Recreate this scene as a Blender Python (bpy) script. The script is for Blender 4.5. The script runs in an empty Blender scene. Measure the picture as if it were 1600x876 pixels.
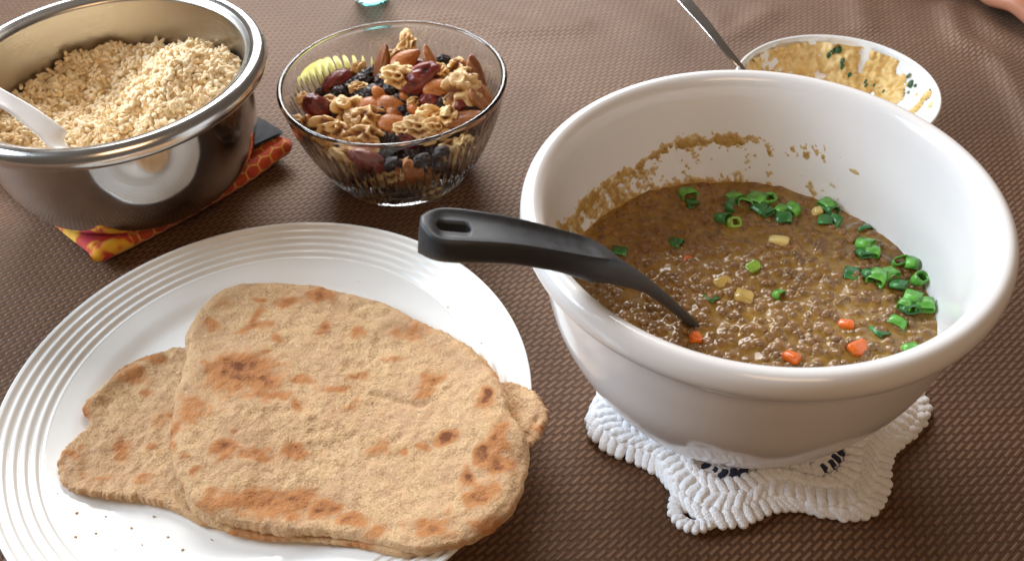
import bpy, bmesh, math, random
import numpy as np
from mathutils import Matrix, Vector, Euler
rnd = random.Random(11)
rng = np.random.default_rng(11)
sc = bpy.context.scene
COL = sc.collection
R_ = math.radians

# ------------------------------------------------------------------ camera
F_PX, PITCH, CAM_H, ROLL = 1540.21, R_(43.842), .42007, -.038344
_c, _s = math.cos(PITCH), math.sin(PITCH)
_U = np.array([0, _s, _c]); C_FW = np.array([0, _c, -_s]); _X = np.array([1., 0, 0])
C_R = math.cos(ROLL) * _X + math.sin(ROLL) * _U
C_UP = -math.sin(ROLL) * _X + math.cos(ROLL) * _U
C_POS = np.array([0, 0, CAM_H])
cam = bpy.data.cameras.new('camera'); camo = bpy.data.objects.new('camera', cam); COL.objects.link(camo)
cam.sensor_width = 36; cam.lens = F_PX / 1600 * 36; cam.clip_start = .01; cam.clip_end = 60
camo.matrix_world = Matrix(((C_R[0], C_UP[0], -C_FW[0], 0), (C_R[1], C_UP[1], -C_FW[1], 0),
                            (C_R[2], C_UP[2], -C_FW[2], CAM_H), (0, 0, 0, 1)))
cam.dof.use_dof = True; cam.dof.focus_distance = .50; cam.dof.aperture_fstop = 15
sc.camera = camo

# ------------------------------------------------------------------ world, lamps, exposure
world = bpy.data.worlds.new('World'); sc.world = world; world.use_nodes = True
wb = world.node_tree.nodes['Background']
wb.inputs[0].default_value = (.50, .40, .32, 1); wb.inputs[1].default_value = .20
def area(name, loc, target, sx, sy, power, col):
    l = bpy.data.lights.new(name, 'AREA'); l.shape = 'RECTANGLE'; l.size = sx; l.size_y = sy
    l.energy = power; l.color = col
    o = bpy.data.objects.new(name, l); COL.objects.link(o); o.location = loc
    d = Vector(target) - Vector(loc); o.rotation_euler = d.to_track_quat('-Z', 'Y').to_euler()
    return o
area('window_daylight', (-1.75, .75, 1.05), (0, .45, .05), 1.1, 1.2, 58, (.74, .87, 1.0))
area('far_window_daylight', (-.25, 2.7, 1.55), (0, .5, .05), 1.7, 1.4, 96, (.97, .96, .96))
area('room_lamp', (.35, -1.25, 1.9), (.05, .45, .05), 1.1, .8, 14, (1.0, .66, .38))
sc.view_settings.view_transform = 'Standard'; sc.view_settings.look = 'None'
sc.view_settings.exposure = .08; sc.view_settings.gamma = 1
sc.cycles.max_bounces = 14; sc.cycles.transmission_bounces = 14; sc.cycles.transparent_max_bounces = 16
sc.cycles.glossy_bounces = 6; sc.cycles.diffuse_bounces = 4
sc.cycles.use_denoising = True
sc.cycles.sample_clamp_indirect = 6
sc.cycles.blur_glossy = .6

def pix(u, v, z):
    """point of the plane z seen at photograph position (u, v)"""
    d = (u - 800) / F_PX * C_R + (438 - v) / F_PX * C_UP + C_FW
    return C_POS + d * ((z - CAM_H) / d[2])

# ------------------------------------------------------------------ numeric noise
def _hash(i, j, k, seed):
    n = (i * 374761393 + j * 668265263 + k * 2147483647 + seed * 974634777) & 0xffffffff
    n = ((n ^ (n >> 13)) * 1274126177) & 0xffffffff
    n = ((n ^ (n >> 16)) * 2246822519) & 0xffffffff
    return ((n ^ (n >> 15)) & 0xffff) / 65535.0
def vn(p, scale, seed=0):
    q = np.asarray(p, float) * scale
    if q.shape[1] == 2: q = np.column_stack([q, np.zeros(len(q))])
    i = np.floor(q).astype(np.int64); f = q - i; f = f * f * (3 - 2 * f)
    r = 0
    for a in (0, 1):
        for b in (0, 1):
            for c in (0, 1):
                w = (f[:, 0] if a else 1 - f[:, 0]) * (f[:, 1] if b else 1 - f[:, 1]) * (f[:, 2] if c else 1 - f[:, 2])
                r = r + w * _hash(i[:, 0] + a, i[:, 1] + b, i[:, 2] + c, seed)
    return r * 2 - 1
def fbm(p, scale, seed=0, octs=3):
    r = 0; a = 1; t = 0
    for o in range(octs):
        r = r + a * vn(p, scale * 2 ** o, seed + o * 17); t += a; a *= .5
    return r / t
def sstep(a, b, x):
    t = np.clip((x - a) / (b - a), 0, 1); return t * t * (3 - 2 * t)

# ------------------------------------------------------------------ materials
class NT:
    def __init__(s, name):
        s.m = bpy.data.materials.new(name); s.m.use_nodes = True; s.t = s.m.node_tree
        s.b = s.t.nodes['Principled BSDF']; s.out = s.t.nodes['Material Output']
    def n(s, kind, **kw):
        nd = s.t.nodes.new(kind)
        for k, v in kw.items():
            if k.startswith('i_'):
                key = k[2:]; key = int(key) if key.isdigit() else key.replace('_', ' ')
                nd.inputs[key].default_value = v
            else: setattr(nd, k, v)
        return nd
    def l(s, a, b): s.t.links.new(a, b)
    def math(s, op, a, b=None, c=None, clamp=False):
        nd = s.n('ShaderNodeMath', operation=op, use_clamp=clamp)
        for i, x in enumerate((a, b, c)):
            if x is None: continue
            if isinstance(x, (int, float)): nd.inputs[i].default_value = x
            else: s.l(x, nd.inputs[i])
        return nd.outputs[0]
    def mix(s, f, a, b):
        nd = s.n('ShaderNodeMix', data_type='RGBA')
        for i, x in ((0, f), (6, a), (7, b)):
            if isinstance(x, (int, float)): nd.inputs[i].default_value = x
            elif isinstance(x, tuple): nd.inputs[i].default_value = (*x, 1) if len(x) == 3 else x
            else: s.l(x, nd.inputs[i])
        return nd.outputs[2]
    def noise(s, scale, detail=3, rough=.55, vec=None, out=0):
        nd = s.n('ShaderNodeTexNoise'); nd.inputs['Scale'].default_value = scale
        nd.inputs['Detail'].default_value = detail; nd.inputs['Roughness'].default_value = rough
        if vec is None: vec = s.co()
        s.l(vec, nd.inputs['Vector'])
        return nd.outputs[out]
    def co(s):
        if not hasattr(s, '_co'): s._co = s.n('ShaderNodeTexCoord').outputs['Object']
        return s._co
    def ramp(s, f, stops):
        nd = s.n('ShaderNodeValToRGB'); e = nd.color_ramp.elements
        while len(e) < len(stops): e.new(.5)
        for el, (p, c) in zip(e, stops): el.position = p; el.color = (*c, 1) if len(c) == 3 else c
        s.l(f, nd.inputs[0]); return nd.outputs[0]
    def mrange(s, f, a, b, c=0., d=1.):
        nd = s.n('ShaderNodeMapRange'); s.l(f, nd.inputs[0])
        for i, x in enumerate((a, b, c, d)): nd.inputs[i + 1].default_value = x
        return nd.outputs[0]
    def attr(s, name):
        return s.n('ShaderNodeAttribute', attribute_name=name).outputs['Fac']
    def bump(s, h, dist, strength=1.):
        nd = s.n('ShaderNodeBump'); nd.inputs['Distance'].default_value = dist; nd.inputs['Strength'].default_value = strength
        s.l(h, nd.inputs['Height']); s.l(nd.outputs[0], s.b.inputs['Normal']); return nd
    def set(s, **kw):
        for k, v in kw.items():
            i = s.b.inputs[k.replace('_', ' ')]
            if isinstance(v, (int, float)): i.default_value = v
            elif isinstance(v, tuple): i.default_value = (*v, 1) if len(v) == 3 and len(i.default_value) == 4 else v
            else: s.l(v, i)
        return s

def simple(name, col, rough, var=.12, scale=60, bump=0., bscale=200, **kw):
    t = NT(name); f = t.noise(scale, 4)
    a = tuple(max(0, c * (1 - var)) for c in col); b = tuple(min(1, c * (1 + var)) for c in col)
    t.set(Base_Color=t.ramp(f, [(.3, a), (.7, b)]), Roughness=t.mrange(f, .3, .7, rough * .85, min(1, rough * 1.15)), **kw)
    if bump: t.bump(t.noise(bscale, 4), bump)
    return t.m

M = {}
def mat_cloth():
    t = NT('brown_woven_cloth'); sep = t.n('ShaderNodeSeparateXYZ')
    wob = t.n('ShaderNodeVectorMath', operation='SCALE'); wob.inputs['Scale'].default_value = .0011
    nz = t.n('ShaderNodeTexNoise'); nz.inputs['Scale'].default_value = 45; t.l(t.co(), nz.inputs['Vector'])
    t.l(nz.outputs['Color'], wob.inputs[0])
    ad = t.n('ShaderNodeVectorMath', operation='ADD'); t.l(t.co(), ad.inputs[0]); t.l(wob.outputs[0], ad.inputs[1])
    t.l(ad.outputs[0], sep.inputs[0])
    ca, sa = math.cos(R_(40.5)), math.sin(R_(40.5))
    X, Y = sep.outputs[0], sep.outputs[1]
    U = t.math('ADD', t.math('MULTIPLY', X, ca / .0082), t.math('MULTIPLY', Y, sa / .0082))
    V = t.math('ADD', t.math('MULTIPLY', X, -sa / .00318), t.math('MULTIPLY', Y, ca / .00318))
    row = t.math('FLOOR', V)
    U2 = t.math('ADD', U, t.math('MULTIPLY', row, .457))
    fu = t.math('ABSOLUTE', t.math('SUBTRACT', t.math('FRACT', U2), .5))
    fv = t.math('ABSOLUTE', t.math('SUBTRACT', t.math('FRACT', V), .5))
    mu = t.mrange(fu, .32, .42, 1, 0); mv = t.mrange(fv, .17, .33, 1, 0)
    dash = t.math('MULTIPLY', mu, mv)
    # fine thread grain, per dash tone, faded dash patches painted in for direct light
    cell = t.n('ShaderNodeTexWhiteNoise', noise_dimensions='2D'); cv = t.n('ShaderNodeCombineXYZ')
    t.l(t.math('FLOOR', U2), cv.inputs[0]); t.l(row, cv.inputs[1]); t.l(cv.outputs[0], cell.inputs['Vector'])
    grain = t.noise(2600, 2); patch = t.noise(9, 3)
    dark = t.ramp(grain, [(.3, (.044, .0190, .0088)), (.7, (.092, .0415, .0195))])
    lite = t.mix(cell.outputs['Value'], (.165, .078, .037), (.245, .125, .064))
    lite = t.mix(t.math('MULTIPLY', grain, .55), lite, (.10, .058, .034))
    soft = t.math('MULTIPLY', dash, t.mrange(patch, .38, .60, .34, 1.))
    t.set(Base_Color=t.mix(soft, dark, lite), Roughness=t.mix(dash, (.55, .55, .55), (.38, .38, .38)), Specular_IOR_Level=.42, Specular_Tint=(1., .74, .56),
          Sheen_Weight=.22, Sheen_Roughness=.45, Sheen_Tint=(1., .70, .54))
    h = t.math('ADD', t.math('MULTIPLY', dash, 1.), t.math('MULTIPLY', grain, .45))
    t.bump(h, .00035); return t.m
M['cloth'] = mat_cloth()
def mat_ceramic(name, col, rough=.12):
    t = NT(name); f = t.noise(14, 3)
    t.set(Base_Color=t.ramp(f, [(.3, tuple(c * .97 for c in col)), (.7, col)]), Roughness=t.mrange(t.noise(30, 3), .3, .7, rough * .8, rough * 1.5), Coat_Weight=.25, Coat_Roughness=.05)
    t.bump(t.noise(40, 2), .00008); return t.m
M['plate'] = mat_ceramic('plate_glaze', (.80, .79, .76), .14)
M['bowl'] = mat_ceramic('bowl_plastic_white', (.80, .775, .755), .16)
M['smallbowl'] = mat_ceramic('small_bowl_glaze', (.80, .80, .79), .12)
def mat_steel(name, rough, col=(.60, .58, .55), stretch=(1, 1, 60), bmp=.00002):
    t = NT(name); mp = t.n('ShaderNodeMapping'); mp.inputs['Scale'].default_value = stretch
    t.l(t.co(), mp.inputs[0]); f = t.noise(40, 4, vec=mp.outputs[0]); g = t.noise(25, 4)
    t.set(Base_Color=t.mix(g, tuple(c * .86 for c in col), col), Metallic=1., Roughness=t.mrange(t.math('ADD', t.math('MULTIPLY', f, .5), t.math('MULTIPLY', g, .5)), .3, .7, rough * .75, rough * 1.35))
    t.bump(f, bmp); return t.m
M['steel'] = mat_steel('polished_steel', .10, (.66, .63, .60), bmp=.000002)
M['steel_in'] = mat_steel('worn_steel_inside', .30, (.62, .57, .50))
M['steel_rim'] = mat_steel('bright_steel_rim', .20, (.80, .78, .75))
M['etch'] = simple('etched_grey', (.06, .06, .06), .6)
def mat_bread():
    t = NT('flatbread_dough'); a = t.attr('toast'); g = t.noise(900, 4, .7); g2 = t.noise(170, 4); sp = t.noise(420, 2)
    base = t.ramp(t.math('ADD', t.math('MULTIPLY', g, .6), t.math('MULTIPLY', g2, .4)), [(.36, (.33, .175, .075)), (.5, (.57, .365, .185)), (.64, (.75, .545, .32))])
    base = t.mix(t.mrange(t.noise(45, 3), .42, .62, 0, .5), base, (.50, .30, .17))
    fl = t.mrange(sp, .66, .74, 0, .55); base = t.mix(fl, base, (.78, .66, .48))
    k = t.math('ADD', a, t.math('MULTIPLY', t.math('SUBTRACT', g2, .5), 1.5))
    k = t.math('ADD', k, t.math('MULTIPLY', t.math('SUBTRACT', g, .5), .9))
    c1 = t.mix(t.mrange(k, .12, .58, 0, .84), base, (.43, .155, .034))
    c2 = t.mix(t.mrange(k, .76, 1.12, 0, .9), c1, (.155, .042, .012))
    t.set(Base_Color=c2, Roughness=t.mrange(g2, .3, .7, .62, .85), Specular_IOR_Level=.35, Subsurface_Weight=.08, Subsurface_Radius=(.003, .0015, .0007), Subsurface_Scale=1.)
    h = t.math('ADD', t.math('MULTIPLY', g, .6), t.math('MULTIPLY', g2, 1.2)); t.bump(h, .0016); return t.m
M['bread'] = mat_bread()
M['black'] = simple('black_nylon', (.024, .025, .027), .46, .15, 300, .00009, 2500, Specular_IOR_Level=.5)
def mat_soup():
    t = NT('lentil_soup_gravy'); a = t.attr('lentil'); g = t.noise(260, 4); w = t.noise(28, 3); fine = t.noise(1100, 3)
    liq = t.ramp(t.math('ADD', t.math('MULTIPLY', g, .5), t.math('MULTIPLY', w, .5)), [(.36, (.185, .090, .016)), (.52, (.275, .152, .032)), (.68, (.37, .225, .058))])
    len_ = t.mix(fine, (.14, .056, .016), (.30, .145, .048))
    t.set(Base_Color=t.mix(t.math('MULTIPLY', a, .5), liq, len_), Roughness=t.mrange(t.noise(90, 3), .35, .65, .16, .42), Coat_Weight=.42, Coat_Roughness=.015, Specular_IOR_Level=.3,
          Subsurface_Weight=.06, Subsurface_Radius=(.003, .0015, .0006), Subsurface_Scale=1.)
    t.bump(t.math('ADD', t.math('MULTIPLY', fine, .35), t.math('MULTIPLY', g, 1.)), .00012); return t.m
M['soup'] = mat_soup()
M['lentil'] = simple('wet_brown_lentil', (.225, .115, .038), .34, .40, 160, .00008, 700, Coat_Weight=.22, Coat_Roughness=.05)
def mat_smear():
    t = NT('drying_soup_smear'); g = t.noise(160, 4); c = t.ramp(g, [(.3, (.30, .155, .03)), (.7, (.50, .30, .075))])
    t.set(Base_Color=t.mix(t.mrange(t.attr('film'), .0, .45, 0, 1), (.62, .47, .25), c), Roughness=.45); t.bump(t.noise(600, 3), .0003); return t.m
M['smear'] = mat_smear()
M['scallion'] = simple('scallion_green', (.125, .40, .050), .34, .5, 130, .0001, 400, Coat_Weight=.3, Subsurface_Weight=.1, Subsurface_Radius=(.001, .002, .0005), Subsurface_Scale=1.)
M['scallion_dark'] = simple('scallion_dark_green', (.040, .185, .042), .34, .5, 130, .0001, 400, Coat_Weight=.3)
M['scallion_pale'] = simple('scallion_pale_green', (.26, .42, .05), .22, .3, 130, .0001, 400, Coat_Weight=.3)
M['carrot'] = simple('cooked_carrot', (.72, .135, .006), .3, .25, 200, .0002, 500, Coat_Weight=.4)
M['onion'] = simple('cooked_onion', (.50, .33, .08), .2, .25, 150, .0002, 300, Coat_Weight=.5)
M['garlic'] = simple('pale_yellow_root', (.72, .55, .20), .3, .15, 150, .0001, 300, Coat_Weight=.2)
M['yarn'] = simple('white_cotton_yarn', (.82, .82, .84), .85, .08, 500, .0009, 900, Sheen_Weight=.3)
M['navy_yarn'] = simple('navy_cotton_yarn', (.012, .018, .055), .85, .3, 500, .0004, 1500, Sheen_Weight=.2)
M['rice'] = simple('cooked_brown_rice', (.86, .68, .43), .36, .16, 240, .0001, 900, Subsurface_Weight=.12, Subsurface_Radius=(.002, .0013, .0007), Subsurface_Scale=1.)
M['spoon_white'] = simple('white_melamine', (.80, .79, .78), .22, .03)
def mat_glass(name, tint, ior=1.46):
    t = NT(name); t.set(Base_Color=tint, Roughness=.0, IOR=ior, Transmission_Weight=1.)
    t.bump(t.noise(60, 2), .00006); return t.m
M['glass'] = mat_glass('clear_glass', (.985, 1., .99))
M['tealglass'] = mat_glass('teal_glass', (.42, .72, .70))
def mat_hex():
    t = NT('hexagon_print_cotton'); sep = t.n('ShaderNodeSeparateXYZ'); t.l(t.co(), sep.inputs[0])
    # coordinates: uv attribute carries metres along the band
    at = t.n('ShaderNodeAttribute', attribute_name='printuv'); s2 = t.n('ShaderNodeSeparateXYZ'); t.l(at.outputs['Vector'], s2.inputs[0])
    S = .0105
    x = t.math('DIVIDE', s2.outputs[0], S); y = t.math('DIVIDE', s2.outputs[1], S)
    def cell(ox, oy):
        a = t.math('SUBTRACT', t.math('FLOORED_MODULO', t.math('ADD', x, ox), 1.), .5)
        b = t.math('SUBTRACT', t.math('FLOORED_MODULO', t.math('ADD', y, oy), 1.7320508), .8660254)
        a = t.math('ABSOLUTE', a); b = t.math('ABSOLUTE', b)
        return t.math('MAXIMUM', a, t.math('ADD', t.math('MULTIPLY', a, .5), t.math('MULTIPLY', b, .8660254)))
    h = t.math('MINIMUM', cell(0, 0), cell(.5, .8660254))
    line = t.mrange(h, .425, .465, 0, 1)
    g = t.noise(120, 3)
    red = t.ramp(g, [(.3, (.42, .030, .010)), (.7, (.62, .085, .014))])
    hexc = t.mix(line, red, (.72, .36, .075))
    fl = t.noise(55, 2, vec=at.outputs['Vector']); flower = t.ramp(fl, [(.38, (.50, .012, .045)), (.47, (.55, .05, .02)), (.52, (.80, .36, .02)), (.62, (.85, .50, .03)), (.70, (.45, .01, .05))])
    zone = t.math('LESS_THAN', s2.outputs[2], .5)
    t.set(Base_Color=t.mix(zone, hexc, flower), Roughness=.8, Sheen_Weight=.2); t.bump(t.noise(1800, 2), .0002); return t.m
M['hex'] = mat_hex()
M['navy_cloth'] = simple('dark_navy_cotton', (.013, .019, .030), .85, .35, 200, .0003, 1800, Sheen_Weight=.3)
def mat_nut(name, lo, mid, hi, rough, attr='fold', bump=.0005):
    t = NT(name); a = t.attr(attr); g = t.noise(220, 4); oi = t.n('ShaderNodeObjectInfo').outputs['Random']
    k = t.math('ADD', t.math('MULTIPLY', a, .75), t.math('MULTIPLY', g, .35))
    c = t.ramp(k, [(.16, lo), (.40, mid), (.74, hi)])
    hs = t.n('ShaderNodeHueSaturation'); t.l(c, hs.inputs['Color']); t.l(t.mrange(oi, 0, 1, .80, 1.16), hs.inputs['Value']); t.l(t.mrange(oi, 0, 1, 0.494, .502), hs.inputs['Hue'])
    t.set(Base_Color=hs.outputs[0], Roughness=rough, Coat_Weight=.12, Coat_Roughness=.25)
    t.bump(t.noise(520, 3), bump); return t.m
M['walnut'] = mat_nut('walnut_meat', (.20, .065, .016), (.58, .31, .090), (.86, .60, .28), .42)
M['almond'] = mat_nut('almond_skin', (.17, .045, .009), (.38, .115, .018), (.52, .175, .032), .42)
M['pecan'] = mat_nut('pecan_skin', (.11, .032, .010), (.33, .115, .030), (.46, .19, .06), .4)
M['raisin'] = mat_nut('raisin_skin', (.005, .003, .004), (.016, .009, .010), (.034, .020, .020), .38, bump=.0009)
M['date'] = mat_nut('date_skin', (.035, .005, .004), (.115, .011, .008), (.19, .026, .015), .30, bump=.0006)
M['lemon'] = simple('yellow_rind', (.74, .64, .16), .45, .1, 60, .0003, 300)
def mat_hummus():
    t = NT('hummus_paste'); g = t.noise(230, 4, .65); w = t.noise(40, 3)
    t.set(Base_Color=t.ramp(t.math('ADD', t.math('MULTIPLY', g, .5), t.math('MULTIPLY', w, .5)), [(.34, (.58, .34, .09)), (.5, (.78, .54, .21)), (.66, (.88, .70, .38))]), Roughness=.5, Subsurface_Weight=.06, Subsurface_Radius=(.002, .001, .0005), Subsurface_Scale=1.)
    t.bump(t.noise(420, 4), .0009); return t.m
M['hummus'] = mat_hummus()
M['herb'] = simple('chopped_herb', (.015, .085, .02), .5, .5)
M['skin'] = simple('warm_skin', (.55, .235, .135), .45, .10, 60, .0002, 700, Subsurface_Weight=.2, Subsurface_Radius=(.006, .002, .001), Subsurface_Scale=1.)
M['sleeve'] = simple('dark_sleeve_cloth', (.015, .015, .02), .9, .3, 100, .0004, 900)

# ------------------------------------------------------------------ object helpers
def link(name, me, parent=None, loc=None):
    o = bpy.data.objects.new(name, me); COL.objects.link(o)
    if parent is not None: o.parent = parent
    if loc is not None: o.location = loc
    return o
def mesh(name, V, Fc, mat, smooth=True, attrs=None):
    me = bpy.data.meshes.new(name); me.from_pydata([tuple(map(float, v)) for v in V], [], [tuple(map(int, f)) for f in Fc])
    if smooth: me.polygons.foreach_set('use_smooth', [True] * len(me.polygons))
    for m_ in (mat if isinstance(mat, (list, tuple)) else [mat]): me.materials.append(m_)
    for k, a in (attrs or {}).items():
        a = np.asarray(a, np.float32)
        if a.ndim == 1:
            at = me.attributes.new(k, 'FLOAT', 'POINT'); at.data.foreach_set('value', a)
        else:
            at = me.attributes.new(k, 'FLOAT_VECTOR', 'POINT'); at.data.foreach_set('vector', a.ravel())
    me.update(); return me
def tag(o, label=None, cat=None, group=None, kind=None):
    for k, v in (('label', label), ('category', cat), ('group', group), ('kind', kind)):
        if v: o[k] = v
    return o
def empty(name, loc, label, cat, group=None, rz=0):
    o = bpy.data.objects.new(name, None); COL.objects.link(o); o.location = loc; o.rotation_euler = (0, 0, rz)
    o.empty_display_size = .02; return tag(o, label, cat, group)
def smooth_prof(pts, n):
    P = np.array(pts, float); P = np.vstack([2 * P[0] - P[1], P, 2 * P[-1] - P[-2]])
    out = []
    for i in range(1, len(P) - 2):
        for t in np.linspace(0, 1, n, endpoint=False):
            a, b, c, d = P[i - 1:i + 3]
            out.append(.5 * ((2 * b) + (-a + c) * t + (2 * a - 5 * b + 4 * c - d) * t * t + (-a + 3 * b - 3 * c + d) * t ** 3))
    out.append(P[-2]); out = np.array(out); out[:, 0] = np.maximum(out[:, 0], 0); return out
def lathe(prof, seg=128, rfun=None):
    """closed of revolution; profile rows (r, z); points with r==0 become poles"""
    V = []; idx = []; th = np.linspace(0, 2 * np.pi, seg, endpoint=False)
    for r, z in prof:
        if r < 1e-6: idx.append([len(V)] * seg); V.append((0, 0, z))
        else:
            rr = r if rfun is None else rfun(r, z, th)
            idx.append(list(range(len(V), len(V) + seg)))
            V += list(zip(rr * np.cos(th), rr * np.sin(th), np.full(seg, z)))
    Fc = []
    for a, b in zip(idx[:-1], idx[1:]):
        for j in range(seg):
            k = (j + 1) % seg; q = [a[j], a[k], b[k], b[j]]
            q = [x for n_, x in enumerate(q) if x not in q[:n_]]
            if len(q) >= 3: Fc.append(q)
    return V, Fc
def ico(sub):
    bm = bmesh.new(); bmesh.ops.create_icosphere(bm, subdivisions=sub, radius=1)
    bm.verts.ensure_lookup_table()
    V = np.array([v.co[:] for v in bm.verts]); Fc = [[v.index for v in f.verts] for f in bm.faces]; bm.free(); return V, Fc
def rot(v, e): return np.asarray(v) @ np.array(Euler(e).to_matrix()).T
def loft(path, tang_up, section, caps=True):
    """path: Nx3; section(i)-> Kx2 (side, up) ; returns V,F"""
    P = np.asarray(path, float); N = len(P); T = np.gradient(P, axis=0); T /= np.linalg.norm(T, axis=1)[:, None]
    V = []; K = None
    for i in range(N):
        up = np.asarray(tang_up, float); side = np.cross(T[i], up); side /= np.linalg.norm(side); u = np.cross(side, T[i])
        S = section(i); K = len(S)
        for a, b in S: V.append(P[i] + side * a + u * b)
    Fc = []
    for i in range(N - 1):
        for j in range(K):
            k = (j + 1) % K; Fc.append((i * K + j, i * K + k, (i + 1) * K + k, (i + 1) * K + j))
    if caps: Fc.append(tuple(range(K))[::-1]); Fc.append(tuple(range((N - 1) * K, N * K)))
    return V, Fc
def spline(pts, n):
    P = np.array(pts, float); P = np.vstack([2 * P[0] - P[1], P, 2 * P[-1] - P[-2]]); out = []
    for i in range(1, len(P) - 2):
        for t in np.linspace(0, 1, n, endpoint=False):
            a, b, c, d = P[i - 1:i + 3]
            out.append(.5 * ((2 * b) + (-a + c) * t + (2 * a - 5 * b + 4 * c - d) * t * t + (-a + 3 * b - 3 * c + d) * t ** 3))
    out.append(P[-2]); return np.array(out)
def recalc(me):
    bm = bmesh.new(); bm.from_mesh(me); bmesh.ops.recalc_face_normals(bm, faces=bm.faces); bm.to_mesh(me); bm.free(); return me

# ------------------------------------------------------------------ tablecloth (the surface)
def build_cloth():
    xs = np.linspace(-1.15, 1.15, 420); ys = np.linspace(-.35, 1.55, 350)
    X, Y = np.meshgrid(xs, ys); P = np.column_stack([X.ravel(), Y.ravel()])
    z = .0004 * fbm(P, 9, 3, 3) - .0006
    folds = [([(1480, 12), (1502, 62), (1552, 90), (1574, 118), (1612, 190), (1650, 290)], .0048, .009),
             ([(1515, -20), (1552, 45), (1600, 75), (1660, 110)], .0040, .010),
             ([(1330, -40), (1345, 15), (1352, 40)], .0026, .012), ([(690, 20), (745, 30), (800, 44), (900, 40)], .0026, .014),
             ([(840, 150), (800, 185), (760, 205)], -.0010, .016), ([(1120, 30), (1135, 55), (1200, 20)], .0024, .013), ([(900, -20), (985, 25), (1040, 70)], .0016, .020), ([(20, 420), (70, 470), (60, 520)], .0008, .014)]
    for pts, h, w in folds:
        L = spline([pix(u, v, 0)[:2] for u, v in pts], 10); dm = np.full(len(P), 9.)
        for a, b in zip(L[:-1], L[1:]):
            ab = b - a; t = np.clip(((P - a) @ ab) / (ab @ ab), 0, 1); dm = np.minimum(dm, np.hypot(*(P - a - t[:, None] * ab).T))
        z = z + h * np.exp(-(dm / w) ** 2)
    n, m = len(xs), len(ys); i = np.arange(n * m).reshape(m, n)
    Fc = np.stack([i[:-1, :-1], i[:-1, 1:], i[1:, 1:], i[1:, :-1]], -1).reshape(-1, 4)
    o = link('tablecloth', mesh('tablecloth', np.column_stack([P, z]), Fc, M['cloth'])); o['kind'] = 'structure'
build_cloth()

# ------------------------------------------------------------------ plate and flatbreads
PC = np.array([-.1317, .3361])
def plate_top(r):
    r = np.asarray(r, float)
    base = .0062 + .0030 * sstep(.086, .104, r) + .0118 * np.clip((r - .094) / .046, 0, 1) ** 1.25
    rib = np.where((r > .1135) & (r < .1385), .00050 * np.cos((r - .1135) / .0048 * 2 * np.pi) - .0003, 0)
    return base + rib
def build_plate():
    rs = np.concatenate([np.linspace(0, .09, 12), np.linspace(.092, .112, 12), np.linspace(.113, .1388, 62)])
    top = [(r, float(plate_top(r))) for r in rs]
    prof = top + [(.1397, .0203), (.1400, .0194), (.1394, .0184), (.135, .0160), (.115, .0090), (.096, .0040), (.088, .0022), (.0865, .0002), (.083, .0002), (.0815, .0030), (.05, .0034), (0, .0034)]
    V, Fc = lathe(prof, 220); me = mesh('dinner_plate', V, Fc, M['plate'])
    o = link('dinner_plate', recalc(me), loc=(PC[0], PC[1], .0004))
    tag(o, 'large white dinner plate with ribbed rim carrying the flatbreads', 'plate')
build_plate()

GN = 190; GX = np.linspace(PC[0] - .19, PC[0] + .19, GN); GY = np.linspace(PC[1] - .19, PC[1] + .19, GN)
GXX, GYY = np.meshgrid(GX, GY)
grid_h = plate_top(np.minimum(np.hypot(GXX - PC[0], GYY - PC[1]), .139)) + .0004
grid_h = np.where(np.hypot(GXX - PC[0], GYY - PC[1]) > .1380, .0216, grid_h)
def blur(a, n, it=2):
    for _ in range(it):
        for ax in (0, 1):
            b = np.zeros_like(a)
            for k in range(-n, n + 1):
                b += np.roll(a, k, ax)
            a = b / (2 * n + 1)
    return a
def gsample(G, x, y):
    fx = np.clip((x - GX[0]) / (GX[1] - GX[0]), 0, GN - 1.001); fy = np.clip((y - GY[0]) / (GY[1] - GY[0]), 0, GN - 1.001)
    i = fx.astype(int); j = fy.astype(int); a = fx - i; b = fy - j
    return (G[j, i] * (1 - a) + G[j, i + 1] * a) * (1 - b) + (G[j + 1, i] * (1 - a) + G[j + 1, i + 1] * a) * b
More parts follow.
